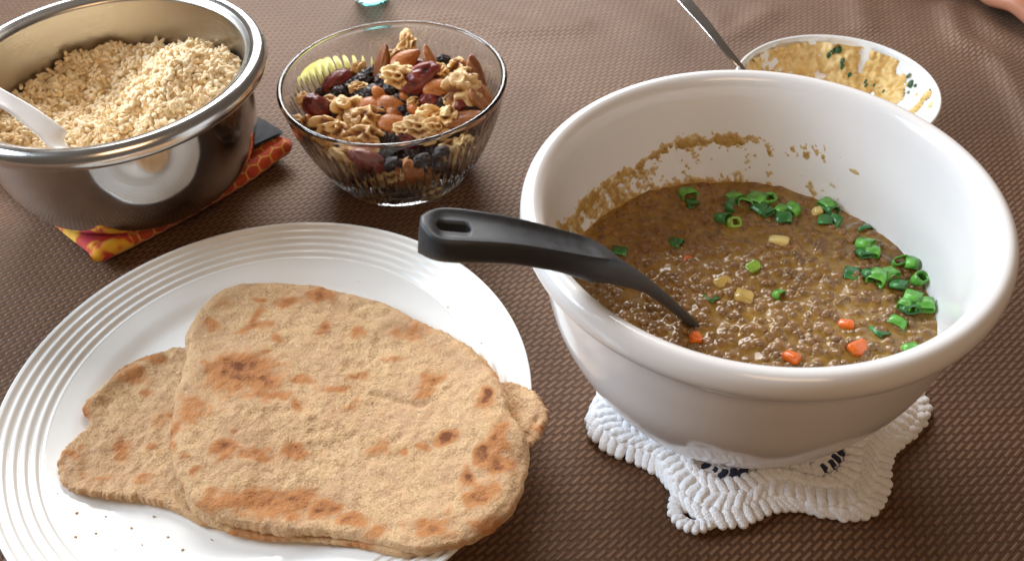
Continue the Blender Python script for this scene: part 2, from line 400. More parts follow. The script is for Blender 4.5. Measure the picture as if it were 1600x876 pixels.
def flatbread(outline, zref, thick, blobs, seed, label, soft=7, ridges=()):
    global grid_h
    base_g = np.maximum(blur(grid_h, soft, 3), grid_h)
    base_g = blur(base_g, 2, 1) + .0003
    def spot(u, v):                                             # where that point of the bread lies on what supports it
        z = zref
        for _ in range(6):
            p = pix(u, v, z); z = float(gsample(base_g, p[:1], p[1:2])[0]) + thick * .7
        return pix(u, v, z)[:2]
    W = np.array([spot(u, v) for u, v in outline]); c = W.mean(0)
    W = spline(np.vstack([W, W[:1]]), 8)[:-1]
    ang = np.unwrap(np.arctan2(W[:, 1] - c[1], W[:, 0] - c[0])); rad = np.hypot(*(W - c).T)
    if ang[-1] < ang[0]: ang, rad = ang[::-1], rad[::-1]
    NA, NR = 420, 110
    th = np.linspace(0, 2 * np.pi, NA, endpoint=False) + ang[0]
    ro = np.interp(th, np.append(ang, ang[0] + 2 * np.pi), np.append(rad, rad[0]))
    ed = np.column_stack([np.cos(th), np.sin(th)]) * 3
    ro = ro + .0013 * fbm(ed, 2.2, seed, 3) + .0006 * vn(ed, 14, seed)
    s = np.concatenate([[0.0], np.linspace(.02, .95, NR - 12), np.linspace(.957, 1., 11)])
    S, T = np.meshgrid(s[1:], np.arange(NA), indexing='ij')
    x = (c[0] + S * ro[T] * np.cos(th[T])).ravel(); y = (c[1] + S * ro[T] * np.sin(th[T])).ravel()
    x = np.append(x, c[0]); y = np.append(y, c[1]); sf = np.append(S.ravel(), 0); rr = np.append((S * ro[T]).ravel(), 0); rm = np.append(ro[T].ravel(), ro.mean())
    P = np.column_stack([x, y]); dist = rm - rr
    edge = np.sqrt(np.clip(1 - (1 - np.clip(dist / .0024, 0, 1)) ** 2, 0, 1))
    rim_puff = .0005 * np.exp(-((dist - .006) / .005) ** 2) * (1 + 1.2 * fbm(P, 60, seed + 4))
    fine = .00085 * fbm(P, 210, seed + 1, 3) + .0010 * fbm(P, 60, seed + 2, 2) + .0009 * fbm(P, 17, seed + 3, 2)
    rd = 0
    for pts, h, w in ridges:
        Ln = spline([spot(u, v) for u, v in pts], 6); dm = np.full(len(P), 9.)
        for a, b in zip(Ln[:-1], Ln[1:]):
            ab = b - a; t = np.clip(((P - a) @ ab) / (ab @ ab), 0, 1); dm = np.minimum(dm, np.hypot(*(P - a - t[:, None] * ab).T))
        rd = rd + h * np.exp(-(dm / w) ** 2)
    bz = gsample(base_g, x, y)
    half = thick * .42
    ztop = bz + half + (thick - half + fine + rim_puff + rd) * edge
    zbot = bz + half * (1 - edge)
    n = len(x); V = np.vstack([np.column_stack([x, y, ztop]), np.column_stack([x, y, zbot])])
    i = np.arange((NR - 2 + 1) * NA).reshape(-1, NA) if False else np.arange(S.size).reshape(S.shape)
    j2 = np.roll(np.arange(NA), -1)
    q = np.stack([i[:-1], i[1:], i[1:][:, j2], i[:-1][:, j2]], -1).reshape(-1, 4)
    Fc = [tuple(f) for f in q] + [tuple(f[::-1] + n) for f in q]
    for k in range(NA):
        Fc.append((n - 1, i[0, k], i[0, j2[k]])); Fc.append((2 * n - 1, i[0, j2[k]] + n, i[0, k] + n))
        Fc.append((i[-1, j2[k]], i[-1, k], i[-1, k] + n, i[-1, j2[k]] + n))
    # toasting where the dough touched the pan
    wp = P + .0058 * np.column_stack([fbm(P, 95, seed + 8, 4), fbm(P, 95, seed + 9, 4)])
    toast = np.zeros(n)
    for (u, v, a, b, k) in blobs:
        q0 = spot(u, v); sx = abs(pix(u + a, v, zref)[0] - pix(u, v, zref)[0]) * 1.28; sy = abs(pix(u, v + b, zref)[1] - pix(u, v, zref)[1]) * 1.28
        d = ((wp[:, 0] - q0[0]) / sx) ** 2 + ((wp[:, 1] - q0[1]) / sy) ** 2
        toast = np.maximum(toast, 1.1 * k * np.exp(-.75 * d ** 1.3))
    toast = toast + .10 * np.clip(fbm(P, 38, seed + 12, 2), -.4, 1) + .16 * np.exp(-dist / .0022)
    me = mesh('flatbread', V, Fc, M['bread'], attrs={'toast': np.concatenate([toast, toast * .5 + .1])})
    o = link('flatbread', me); tag(o, label, 'flatbread', 'wholemeal flatbreads piled on the plate')
    # raise the support for the next bread
    ga = np.arctan2(GYY - c[1], GXX - c[0]); gr = np.hypot(GXX - c[0], GYY - c[1])
    gro = np.interp(np.mod(ga - th[0], 2 * np.pi), np.append(th - th[0], 2 * np.pi), np.append(ro, ro[0]))
    grid_h = np.where(gr < gro, np.maximum(grid_h, base_g + thick + .0006), grid_h)
flatbread([(88, 727), (102, 700), (137, 660), (128, 640), (152, 610), (192, 575), (240, 552), (292, 542), (350, 565), (400, 640), (410, 740), (370, 810), (322, 820), (285, 803), (245, 787), (200, 780), (150, 774), (113, 766), (93, 748)],
          .013, .0034, [(113, 713, 14, 8, .65), (184, 704, 10, 12, .8), (242, 701, 10, 8, .5), (200, 588, 26, 7, .6), (232, 565, 26, 6, .6), (138, 646, 8, 10, .7), (232, 615, 8, 6, .5), (160, 748, 20, 6, .4), (260, 655, 12, 8, .4), (225, 745, 10, 8, .45)], 21,
          'pointed triangular wholemeal flatbread lying partly under the larger flatbreads', ridges=[([(150, 625), (190, 592), (245, 565)], .0016, .004)])
flatbread([(770, 596), (808, 598), (838, 613), (854, 640), (851, 668), (836, 690), (812, 704), (760, 722), (715, 690), (710, 640), (735, 605)],
          .025, .0034, [(835, 672, 10, 8, .4), (800, 640, 10, 6, .35)], 33, 'flatbread showing only a rounded tip that overhangs the plate rim', ridges=[([(812, 690), (826, 678), (838, 655)], -.0012, .002)])
flatbread([(276, 712), (280, 650), (300, 590), (304, 520), (345, 470), (420, 452), (500, 455), (600, 478), (660, 505), (712, 528), (758, 562), (788, 605), (800, 660), (812, 720), (800, 790), (740, 835), (655, 864), (600, 862), (555, 852), (480, 845), (400, 840), (345, 828), (306, 806), (284, 762)],
          .021, .0034, [(760, 590, 10, 16, .5), (560, 855, 30, 5, .5), (400, 838, 40, 5, .5)], 45, 'flatbread almost hidden directly beneath the topmost flatbread')
T_BLOBS = [(405, 472, 9, 4, .7), (449, 477, 16, 6, .85), (501, 466, 15, 7, .8), (405, 495, 6, 12, .8), (386, 518, 20, 5, .85), (402, 512, 12, 6, .8), (333, 505, 10, 6, .55), (355, 475, 14, 6, .35), (509, 516, 5, 8, .7), (560, 516, 13, 6, .8), (637, 519, 26, 8, .5),
           (379, 585, 40, 20, .92), (405, 596, 26, 16, .9), (343, 576, 26, 9, .7), (296, 640, 20, 20, .62), (273, 680, 7, 15, .75), (285, 713, 8, 9, .6), (303, 741, 6, 6, .6), (349, 704, 14, 10, .85), (401, 713, 18, 8, .65), (465, 708, 20, 9, .75), (425, 620, 22, 8, .7),
           (473, 594, 16, 5, .7), (527, 610, 20, 6, .65), (465, 633, 8, 6, .75), (367, 675, 6, 5, .7), (431, 530, 5, 6, .65), (419, 557, 5, 5, .65), (376, 637, 5, 4, .6), (671, 594, 15, 10, .72), (668, 618, 12, 8, .75), (754, 623, 9, 14, 1.15), (694, 683, 12, 7, 1.1), (665, 698, 10, 6, .75), (632, 704, 8, 5, .75), (593, 701, 18, 9, .5),
           (783, 680, 11, 18, .85), (759, 701, 9, 14, 1.1), (780, 727, 12, 15, .85), (733, 745, 8, 9, 1.2), (749, 774, 23, 12, .85), (676, 826, 25, 12, .7), (764, 821, 20, 8, .5), (355, 780, 34, 13, .75), (416, 779, 34, 14, .75), (462, 780, 26, 14, .8), (509, 797, 24, 12, .85), (551, 816, 24, 9, .85), (428, 806, 36, 10, .6), (593, 831, 12, 9, .6), (300, 790, 10, 6, .5), (560, 590, 16, 6, .4), (545, 640, 14, 6, .35), (620, 560, 12, 7, .35)]
flatbread([(265, 705), (268, 650), (277, 600), (291, 562), (289, 530), (300, 500), (330, 465), (365, 447), (410, 442), (480, 446), (560, 462), (612, 478), (645, 497), (700, 521), (742, 552), (770, 580), (786, 606), (796, 640), (816, 668), (826, 700), (824, 742), (806, 790), (785, 815), (750, 838), (700, 857), (652, 862), (600, 853), (560, 842), (500, 836), (430, 832), (380, 822), (330, 808), (298, 784), (278, 748)],
          .026, .0036, T_BLOBS, 57, 'topmost large oval flatbread with brown toasted blotches', soft=9,
          ridges=[([(285, 610), (305, 585), (345, 566), (395, 556)], .0013, .004), ([(585, 618), (620, 628), (662, 636)], -.0016, .0022), ([(525, 476), (545, 486), (570, 478)], -.0012, .002), ([(600, 505), (640, 508), (690, 535), (740, 570)], .0014, .005), ([(300, 660), (420, 648), (540, 660), (660, 690)], .0008, .010), ([(330, 800), (430, 820), (560, 828)], .0009, .006)])

for n_, (u, v) in enumerate([(655, 506), (752, 536), (120, 800), (165, 806), (205, 824), (240, 806), (90, 770), (262, 838), (150, 832), (700, 480), (330, 842), (222, 850), (180, 858), (118, 838), (285, 858), (560, 440)]):
    p = pix(u, v, .009); p = pix(u, v, float(plate_top(np.hypot(*(p[:2] - PC)))) + .0008); v_, f_ = ico(2)
    v_ = v_ * np.array([.0011, .0008, .0006]) * rnd.uniform(.35, .8) * (1 + .4 * vn(v_, 1.8, n_))[:, None]
    o = link('bread_crumb', mesh('bread_crumb', v_, f_, M['bread'], attrs={'toast': np.full(len(v_), -.2)}), loc=tuple(p)); tag(o, 'tiny bread crumb lying on the white plate', 'crumb', 'crumbs on the plate')

# ------------------------------------------------------------------ white serving bowl with lentil soup
BC = np.array([.1149, .3458])
IN_PROF = [(0, .0175), (.045, .0185), (.058, .0240), (.069, .0350), (.0802, .0510), (.0916, .0710), (.0950, .0950), (.0970, .1180)]
def build_bowl():
    e = empty('serving_bowl', (BC[0], BC[1], .0095), 'large deep white bowl full of lentil soup with a rolled rim', 'bowl')
    z0 = .0095
    out = [(0, .0125), (.046, .0125), (.0495, .0098), (.0555, .0095), (.0600, .0125), (.0700, .0240), (.0830, .0445), (.0942, .0700), (.0995, .0960), (.1018, .1130), (.1022, .1185)]
    pr = smooth_prof(out, 6); pr[:, 1] -= z0
    inn = smooth_prof(IN_PROF[::-1], 6); inn[:, 1] -= z0
    rim = smooth_prof([(.1022, .1185), (.1050, .1187), (.1086, .1215), (.1102, .1262), (.1094, .1316), (.1066, .1345), (.1030, .1345), (.1000, .1318), (.0982, .1262), (.0970, .1180)], 5); rim[:, 1] -= z0
    V, Fc = lathe(np.vstack([pr, rim[1:-1], inn]), 200)
    o = link('bowl_body', recalc(mesh('bowl_body', V, Fc, M['bowl'])), e)
    # splashes of soup dried on the inner wall, a thin skin with an uneven edge
    az = np.radians(np.arange(40, 176, .22)); zz = np.arange(.0680, .1065, .00042)
    A, Z = np.meshgrid(az, zz, indexing='ij'); a = A.ravel(); z = Z.ravel()
    r = np.interp(z, [p[1] for p in IN_PROF], [p[0] for p in IN_PROF])
    dg = np.degrees(a); P = np.column_stack([a * .094, z])
    upper = np.interp(dg, [40, 48, 55, 60, 66, 73, 79, 86, 98, 105, 112, 119, 126, 132, 137, 144, 149, 157, 164, 175], [.094, .094, .0985, .0968, .096, .0985, .1000, .1005, .0995, .0995, .0955, .0905, .0915, .091, .091, .0905, .0875, .0900, .102, .094])
    band = np.exp(-((z - upper + .0022) / .0040) ** 2) * np.interp(dg, [40, 52, 56, 62, 64, 70, 75, 80, 108, 116, 126, 140, 160, 168], [0, .05, .55, .75, .55, .25, .75, 1.15, 1.05, .8, .9, .95, .9, 0])
    low = np.exp(-np.clip(z - .0712, 0, 1) / .0042) * np.interp(dg, [40, 70, 80, 90, 120, 150, 168], [.25, .45, .8, .95, 1.05, 1.0, .6])
    film = np.interp(dg, [40, 100, 116, 124, 150, 162, 170], [0, .08, .40, .80, .85, .6, 0]) * (z < upper + .001)
    tilt = P @ np.array([[.85, -.5], [.5, .85]]).T
    st = tilt * np.array([330., 80.])
    streak = fbm(st, 1.0, 5, 3)
    nz = .55 * fbm(P, 210, 6, 4) + .75 * streak + .45 * fbm(P, 620, 9, 2)
    k = np.maximum.reduce([band * .95, low * .95, film * .88]) + .95 * nz - .50
    k = np.where(z > upper + .005, -1, k)
    k = np.maximum(k, np.where((np.hypot((dg - 43.8) / 1.6, (z - .095) / .0012) + .5 * nz) < 1, .2, -1))
    thick = np.clip(k, -.01, .8) * .0011
    rr = r + .00025 - np.clip(thick, -.0003, .0009) - .0002 * (k > 0)
    V = np.column_stack([rr * np.cos(a), rr * np.sin(a), z - z0]); i = np.arange(a.size).reshape(A.shape)
    q = np.stack([i[:-1, :-1], i[1:, :-1], i[1:, 1:], i[:-1, 1:]], -1).reshape(-1, 4)
    q = q[(k[q] > 0).sum(1) >= 2]
    used = np.unique(q); mp = -np.ones(len(V), int); mp[used] = np.arange(len(used))
    s = link('soup_smear', mesh('soup_smear', V[used], mp[q], M['smear'], attrs={'film': k[used]}), e); s['label'] = 'ochre soup smeared and dried on the inner wall'
    s['kind'] = 'stuff'
build_bowl()

SOUP_Z = .0705
def build_soup():
    e = empty('lentil_soup', (BC[0], BC[1], SOUP_Z), 'thick ochre brown lentil soup filling the big white bowl', 'soup')
    RS = .0922
    # lentil positions
    pts = []
    while len(pts) < 2100:
        x, y = rng.uniform(-RS, RS, 2)
        if math.hypot(x, y) < RS - .002: pts.append((x, y))
    L = np.array(pts); lr = rng.uniform(.0019, .0033, len(L)); lh = rng.uniform(.0, 1., len(L)) ** 1.5 * .0020
    calm = sstep(.01, .06, (L[:, 1] - .4 * L[:, 0]))                      # soup nearer the far wall is smoother
    lh = lh * (1 - .45 * calm)
    step = .00055; xs = np.arange(-RS, RS + step, step); n = len(xs)
    X, Y = np.meshgrid(xs, xs); P = np.column_stack([X.ravel(), Y.ravel()]); rad = np.hypot(*P.T)
    z = .0013 * fbm(P, 85, 61, 2) + .0003 * fbm(P, 230, 62, 2)
    H = np.zeros((n, n)); LA = np.zeros((n, n))
    for (x, y), r, h in zip(L, lr, lh):
        i0 = max(0, int((x - 1.5 * r + RS) / step)); i1 = min(n, int((x + 1.5 * r + RS) / step) + 2)
        j0 = max(0, int((y - 1.5 * r + RS) / step)); j1 = min(n, int((y + 1.5 * r + RS) / step) + 2)
        dx = X[j0:j1, i0:i1] - x; dy = Y[j0:j1, i0:i1] - y; d = np.hypot(dx, dy) / r
        b = h * np.exp(-d ** 3.2 * 1.1); H[j0:j1, i0:i1] = np.maximum(H[j0:j1, i0:i1], b)
        LA[j0:j1, i0:i1] = np.maximum(LA[j0:j1, i0:i1], (d < .9) * min(1, h / .0011))
    z = z + H.ravel()
    z = np.where(rad > RS - .004, z + (.0007) * sstep(RS - .004, RS, rad), z)
    i = np.arange(n * n).reshape(n, n)
    q = np.stack([i[:-1, :-1], i[:-1, 1:], i[1:, 1:], i[1:, :-1]], -1).reshape(-1, 4)
    q = q[(rad[q] < RS + .0009).all(1)]
    used = np.unique(q); mp = -np.ones(n * n, int); mp[used] = np.arange(len(used))
    V = np.column_stack([P, z])[used]
    link('soup_surface', mesh('soup_surface', V, mp[q], M['soup'], attrs={'lentil': LA.ravel()[used]}), e)
    # body of the soup below the surface
    Vb, Fb = lathe([(RS - .0004, -.0012), (.0800, -.0195), (.069, -.0350), (.055, -.0440), (0, -.0490)], 96)
    link('soup_body', recalc(mesh('soup_body', Vb, Fb, M['soup'], attrs={'lentil': np.zeros(len(Vb))})), e)
    # lentils proud of the gravy
    bv, bf = ico(2); VV = []; FF = []; o = 0
    sel = np.argsort(-lh)[:1150]
    for s_ in sel:
        x, y = L[s_]; r = lr[s_] * .92
        v = bv * np.array([r, r * rnd.uniform(.85, 1), r * .55]); v = rot(v, (rnd.uniform(-.4, .4), rnd.uniform(-.4, .4), rnd.uniform(0, 6)))
        zi = lh[s_] - r * .40 + .0013 * fbm(np.array([[x, y]]), 85, 61, 2)[0]
        VV.append(v + (x, y, zi)); FF.append(np.array(bf) + o); o += len(v)
    s = link('lentils', mesh('lentils', np.vstack(VV), np.vstack(FF), M['lentil']), e); s['kind'] = 'stuff'
    s['label'] = 'small round brown lentils poking out of the gravy'
build_soup()

def on_soup(u, v, dz=0): p = pix(u, v, SOUP_Z + .002); return (p[0], p[1], SOUP_Z + dz)
def ring_mesh(name, r, wall, ln, squash, mat):
    seg = 18; V = []
    th = np.linspace(0, 2 * np.pi, seg, endpoint=False)
    for rr, z in ((r, -ln / 2), (r * 1.03, 0), (r, ln / 2), (r - wall, ln / 2), (r - wall, 0), (r - wall, -ln / 2)):
        V += [(rr * math.cos(t), rr * squash * math.sin(t) + .0004 * math.sin(3 * t), z) for t in th]
    Fc = [(a * seg + j, a * seg + (j + 1) % seg, ((a + 1) % 6) * seg + (j + 1) % seg, ((a + 1) % 6) * seg + j) for a in range(6) for j in range(seg)]
    return recalc(mesh(name, V, Fc, mat))
def chunk_mesh(name, sx, sy, sz, mat, seed):
    v, f = ico(3); v = np.sign(v) * np.abs(v) ** .55; v = v + .10 * np.column_stack([vn(v, 2.2, seed + k) for k in range(3)])
    return mesh(name, v * np.array([sx, sy, sz]) * .5, f, mat)
RINGS = {'g': [ring_mesh('scallion_slice', .0042, .0007, .0062, .8, M['scallion']), ring_mesh('scallion_slice', .0036, .0006, .0048, .95, M['scallion']), ring_mesh('scallion_slice', .0046, .0006, .0078, .7, M['scallion'])],
         'd': [ring_mesh('scallion_slice', .0042, .0006, .0058, .75, M['scallion_dark']), ring_mesh('scallion_slice', .0036, .0006, .0070, .55, M['scallion_dark'])],
         'p': [ring_mesh('scallion_slice', .0034, .0012, .0046, .9, M['scallion_pale'])]}
def scallion(u, v, k, var, e, label, dz=.0024, group=None):
    o = link('scallion_slice', RINGS[k][var], loc=on_soup(u, v, dz)); o.rotation_euler = e; o.scale = (rnd.uniform(.85, 1.25), rnd.uniform(.65, 1.15), rnd.uniform(.75, 1.2))
    if label in (FAR, RGT, LONE):
        look = ('open upright ' if e[0] < .6 else 'half tipped ' if e[0] < 1.15 else '') + {'g': 'bright green ', 'd': 'dark green ', 'p': 'pale '}[k] + {0: 'wide scallion ring', 1: 'narrow scallion ring', 2: 'long scallion tube'}[w_ if (w_ := var if k == 'g' else (0 if var == 0 else 1)) < 3 else 0]
        p_ = np.array(o.location[:2]); near = min(VEG, key=lambda t_: np.hypot(*(pix(t_[0], t_[1], SOUP_Z)[:2] - p_)))[2]
        label = look + {FAR: ' at far soup edge by ', RGT: ' in the wall heap by ', LONE: ' sunk among lentils by '}[label] + near
    tag(o, label, 'scallion', group or 'scallion slices floating on the soup')
VEG = [(1237, 556, 'the carrot cube'), (1345, 540, 'the largest carrot'), (1323, 503, 'the small carrot'), (1074, 402, 'the sunken carrot'), (1176, 416, 'the celery cube'), (1217, 375, 'the yellow wedge'), (1277, 331, 'the cream cube'), (1163, 460, 'the golden onion'), (1147, 348, 'the pale ring')]
FAR = 'green scallion slice in the row along the soup edge opposite the spoon'
RGT = 'bright green scallion slice in the heap touching the clean inner wall'
LONE = 'lone green scallion piece sunk among the lentils'
for u, v, k, w, e in [(1148, 308, 'g', 2, (1.4, .2, .6)), (1165, 318, 'g', 1, (1.2, .1, -.4)), (1180, 312, 'g', 2, (1.5, .3, 2.4)), (1142, 322, 'd', 0, (1.3, .2, 1.1)),
                      (1200, 312, 'g', 0, (.25, .1, .3)), (1196, 330, 'd', 1, (1.4, 0, .5)), (1222, 328, 'g', 2, (1.5, .2, .9)), (1238, 328, 'g', 1, (1.2, .2, 2.2)), (1224, 342, 'd', 0, (1.2, .3, 2.9)), (1186, 326, 'd', 1, (1.3, 0, 2.2)),
                      (1292, 320, 'g', 2, (1.4, .2, 2.0)), (1300, 330, 'd', 0, (1.1, .3, .4)), (1290, 343, 'd', 1, (1.3, .1, 1.2)), (1304, 346, 'd', 0, (.8, .2, 2.2))]:
    scallion(u, v, k, w, e, FAR)
for u, v, k, w, e in [(1352, 383, 'g', 2, (1.3, .3, .8)), (1350, 398, 'd', 1, (1.4, .1, .2)), (1362, 396, 'g', 1, (1.3, .3, 2.6)), (1362, 430, 'd', 0, (1.4, .2, .3)), (1370, 436, 'g', 2, (1.5, .1, 2.5)),
                      (1390, 430, 'g', 2, (1.45, .1, .35)), (1406, 410, 'g', 0, (.45, -.2, .2)), (1424, 412, 'g', 2, (1.5, .4, 1.2)), (1404, 446, 'd', 1, (1.3, .2, .9)),
                      (1436, 438, 'g', 0, (.30, .15, .5)), (1426, 466, 'g', 2, (1.5, .15, 1.0)), (1412, 480, 'g', 1, (1.4, .2, 2.4)), (1444, 478, 'g', 2, (1.5, .1, 2.9)), (1422, 484, 'd', 0, (1.2, .2, .3))]:
    scallion(u, v, k, w, e, RGT, dz=.0030)
scallion(1075, 303, 'g', 2, (1.45, .1, .3), 'flat green scallion slice by the smeared wall, on its own', .0022); scallion(1082, 316, 'd', 1, (1.4, .1, .2), 'dark scallion strip tucked under the flat slice by the smeared wall', .0015)
scallion(1130, 340, 'd', 0, (1.2, .3, .7), 'dark scallion ring beside a pale green ring', .0018); scallion(1147, 348, 'p', 0, (.7, .3, .4), 'pale green scallion ring beside a dark ring', .0022)
for u, v, k, w, e, dz in [(1056, 376, 'd', 1, (1.4, 0, 1.), .0004), (968, 390, 'd', 1, (1.5, 0, 2.8), .0004), (1352, 354, 'd', 0, (1.4, 0, .2), .0003), (1332, 424, 'd', 1, (1.4, 0, 2.8), .0002), (1402, 502, 'g', 1, (1.5, 0, 2.4), .0008), (1424, 542, 'g', 1, (1.5, 0, .2), .0010), (1218, 457, 'g', 1, (1.3, .3, .7), .0004), (1112, 462, 'd', 1, (1.4, .3, .7), .0002), (1376, 514, 'd', 1, (1.4, .3, .4), .0001)]:
    scallion(u, v, k, w, e, LONE, dz)
def bit(name, u, v, dz, size, mat, e, label, cat, group=None, seed=1):
    o = link(name, chunk_mesh(name, *size, mat, seed), loc=on_soup(u, v, dz)); o.rotation_euler = e; tag(o, label, cat, group)
bit('carrot_piece', 1237, 556, .0012, (.0085, .006, .005), M['carrot'], (.3, .2, 2.3), 'bright orange carrot cube in the soup close to the bowl rim', 'carrot', seed=3)
bit('carrot_piece', 1345, 540, .0006, (.014, .008, .004), M['carrot'], (.2, .3, .5), 'largest orange carrot slice, half sunk in the soup', 'carrot', seed=4)
bit('carrot_piece', 1323, 503, .0005, (.008, .0055, .004), M['carrot'], (.1, .1, 2.8), 'small orange carrot piece between the lentils and the scallion heap', 'carrot', seed=5)
bit('carrot_piece', 1087, 525, .0010, (.006, .006, .005), M['carrot'], (.1, .4, .3), 'orange carrot bit where the black spoon enters the soup', 'carrot', seed=6)
bit('carrot_piece', 1074, 402, -.0006, (.008, .005, .004), M['carrot'], (.1, .1, 1.3), 'dull orange carrot piece mostly sunk in the gravy', 'carrot', seed=7)
bit('celery_piece', 1176, 416, .0014, (.0085, .0058, .0045), M['scallion_pale'], (.2, -.2, .4), 'lime green celery cube in the middle of the soup', 'celery', seed=8)
bit('garlic_piece', 1217, 375, .0016, (.0105, .0058, .0045), M['garlic'], (.1, .2, 2.7), 'pale yellow wedge on the soup behind the celery cube', 'vegetable', seed=9)
bit('garlic_piece', 1277, 331, .0020, (.0052, .0048, .005), M['garlic'], (.2, .2, .3), 'small cream cube beside the dark scallion slices', 'vegetable', seed=10)
bit('onion_piece', 1163, 460, .0008, (.0105, .0095, .004), M['onion'], (.1, .2, 1.2), 'translucent golden onion piece among the lentils', 'onion', seed=11)
bit('onion_piece', 1130, 438, .0004, (.010, .007, .004), M['onion'], (.1, .1, .4), 'smaller translucent onion piece beside the spoon neck', 'onion', seed=12)

# ------------------------------------------------------------------ black serving spoon across the bowl rim
def build_ladle():
    pts = [pix(655, 367, .1720), pix(725, 371, .1690), pix(800, 378, .1640), pix(870, 392, .1560), pix(925, 408, .1465), pix(965, 424, .1350), pix(1010, 447, .1150), pix(1050, 478, .0910), pix(1078, 503, .0720), pix(1100, 528, .0560), pix(1135, 548, .0460)]
    P = spline(pts, 12); N = len(P); base = P[0].copy(); e = empty('serving_spoon', tuple(pix(900, 400, .1345)), 'black plastic serving spoon leaning on the white bowl rim', 'spoon'); e0 = np.array(e.location)
    s = np.concatenate([[0], np.cumsum(np.linalg.norm(np.diff(P, axis=0), axis=1))]); tot = s[-1]
    key_i = [0, 12, 24, 36, 48, 60, 72, 84, 96, 108, 120]
    wid = np.interp(np.arange(N), key_i, [.0245, .0245, .0215, .0195, .0185, .0135, .0108, .0096, .0088, .016, .006])
    thk = np.interp(np.arange(N), key_i, [.0150, .0150, .0135, .0130, .0150, .0105, .0058, .0046, .0042, .0035, .003])
    rec = np.interp(np.arange(N), [0, 2, 5, 30, 44, 52], [0, .0012, .0034, .0034, .0026, 0])
    endr = np.ones(N); rin = .0115
    for i in range(N):
        if s[i] < rin: endr[i] = max(.30, math.sqrt(max(0, 1 - ((rin - s[i]) / rin) ** 2)))
    K = 40; lam = np.linspace(0, 2 * np.pi, K, endpoint=False)
    def sec(i):
        out = []
        for a in lam:
            ca, sa = math.cos(a), math.sin(a)
            ex = .42
            x = math.copysign(abs(ca) ** ex, ca); y = math.copysign(abs(sa) ** (ex + .12), sa)
            X = x * wid[i] / 2 * endr[i]; Yv = y * thk[i] / 2
            if y < 0: X *= 1 - .30 * abs(y) ** 2                 # underside narrower
            if y > .2: Yv -= rec[i] * max(0, 1 - (abs(x) / .86) ** 4) * (.4 + .6 * min(1, max(0, (s[i] - .003) / .006)))
            out.append((X, Yv))
        return out
    V, Fc = loft(P, (0, .10, 1), sec); V = np.array(V) - e0
    me = recalc(mesh('handle', V, Fc, M['black'])); o = link('handle', me, e)
    # hanging slot through the handle end
    T = P[8] - P[0]; T /= np.linalg.norm(T); c = P[np.searchsorted(s, .0125)] - e0
    side = np.cross(T, (0, .1, 1)); side /= np.linalg.norm(side); up = np.cross(side, T)
    sl = []
    for k in range(20):
        a = 2 * np.pi * k / 20; x = .0028 * math.cos(a) + (.0040 if math.cos(a) > 0 else -.0040); y = .0028 * math.sin(a); sl.append((x, y))
    VV = [c + T * x + side * y - up * .02 for x, y in sl] + [c + T * x + side * y + up * .02 for x, y in sl]
    FF = [tuple(range(20))[::-1], tuple(range(20, 40))] + [(k, (k + 1) % 20, 20 + (k + 1) % 20, 20 + k) for k in range(20)]
    cut = link('slot_cutter', recalc(mesh('slot_cutter', VV, FF, M['black'], smooth=False)), e)
    md = o.modifiers.new('slot', 'BOOLEAN'); md.operation = 'DIFFERENCE'; md.object = cut; md.solver = 'EXACT'
    dg = bpy.context.evaluated_depsgraph_get(); new = bpy.data.meshes.new_from_object(o.evaluated_get(dg)); o.modifiers.clear(); o.data = new
    bpy.data.objects.remove(cut)
    # the bowl of the spoon lies under the soup
    bv, bf = ico(3); v = bv * np.array([.022, .016, .006]); v[:, 2] = np.where(v[:, 2] > 0, v[:, 2] * -.5, v[:, 2])
    ctr = pix(1135, 548, .046) - e0
    link('spoon_bowl', mesh('spoon_bowl', rot(v, (0, .2, -.5)) + ctr + np.array([.010, -.004, -.003]), bf, M['black']), e)
build_ladle()

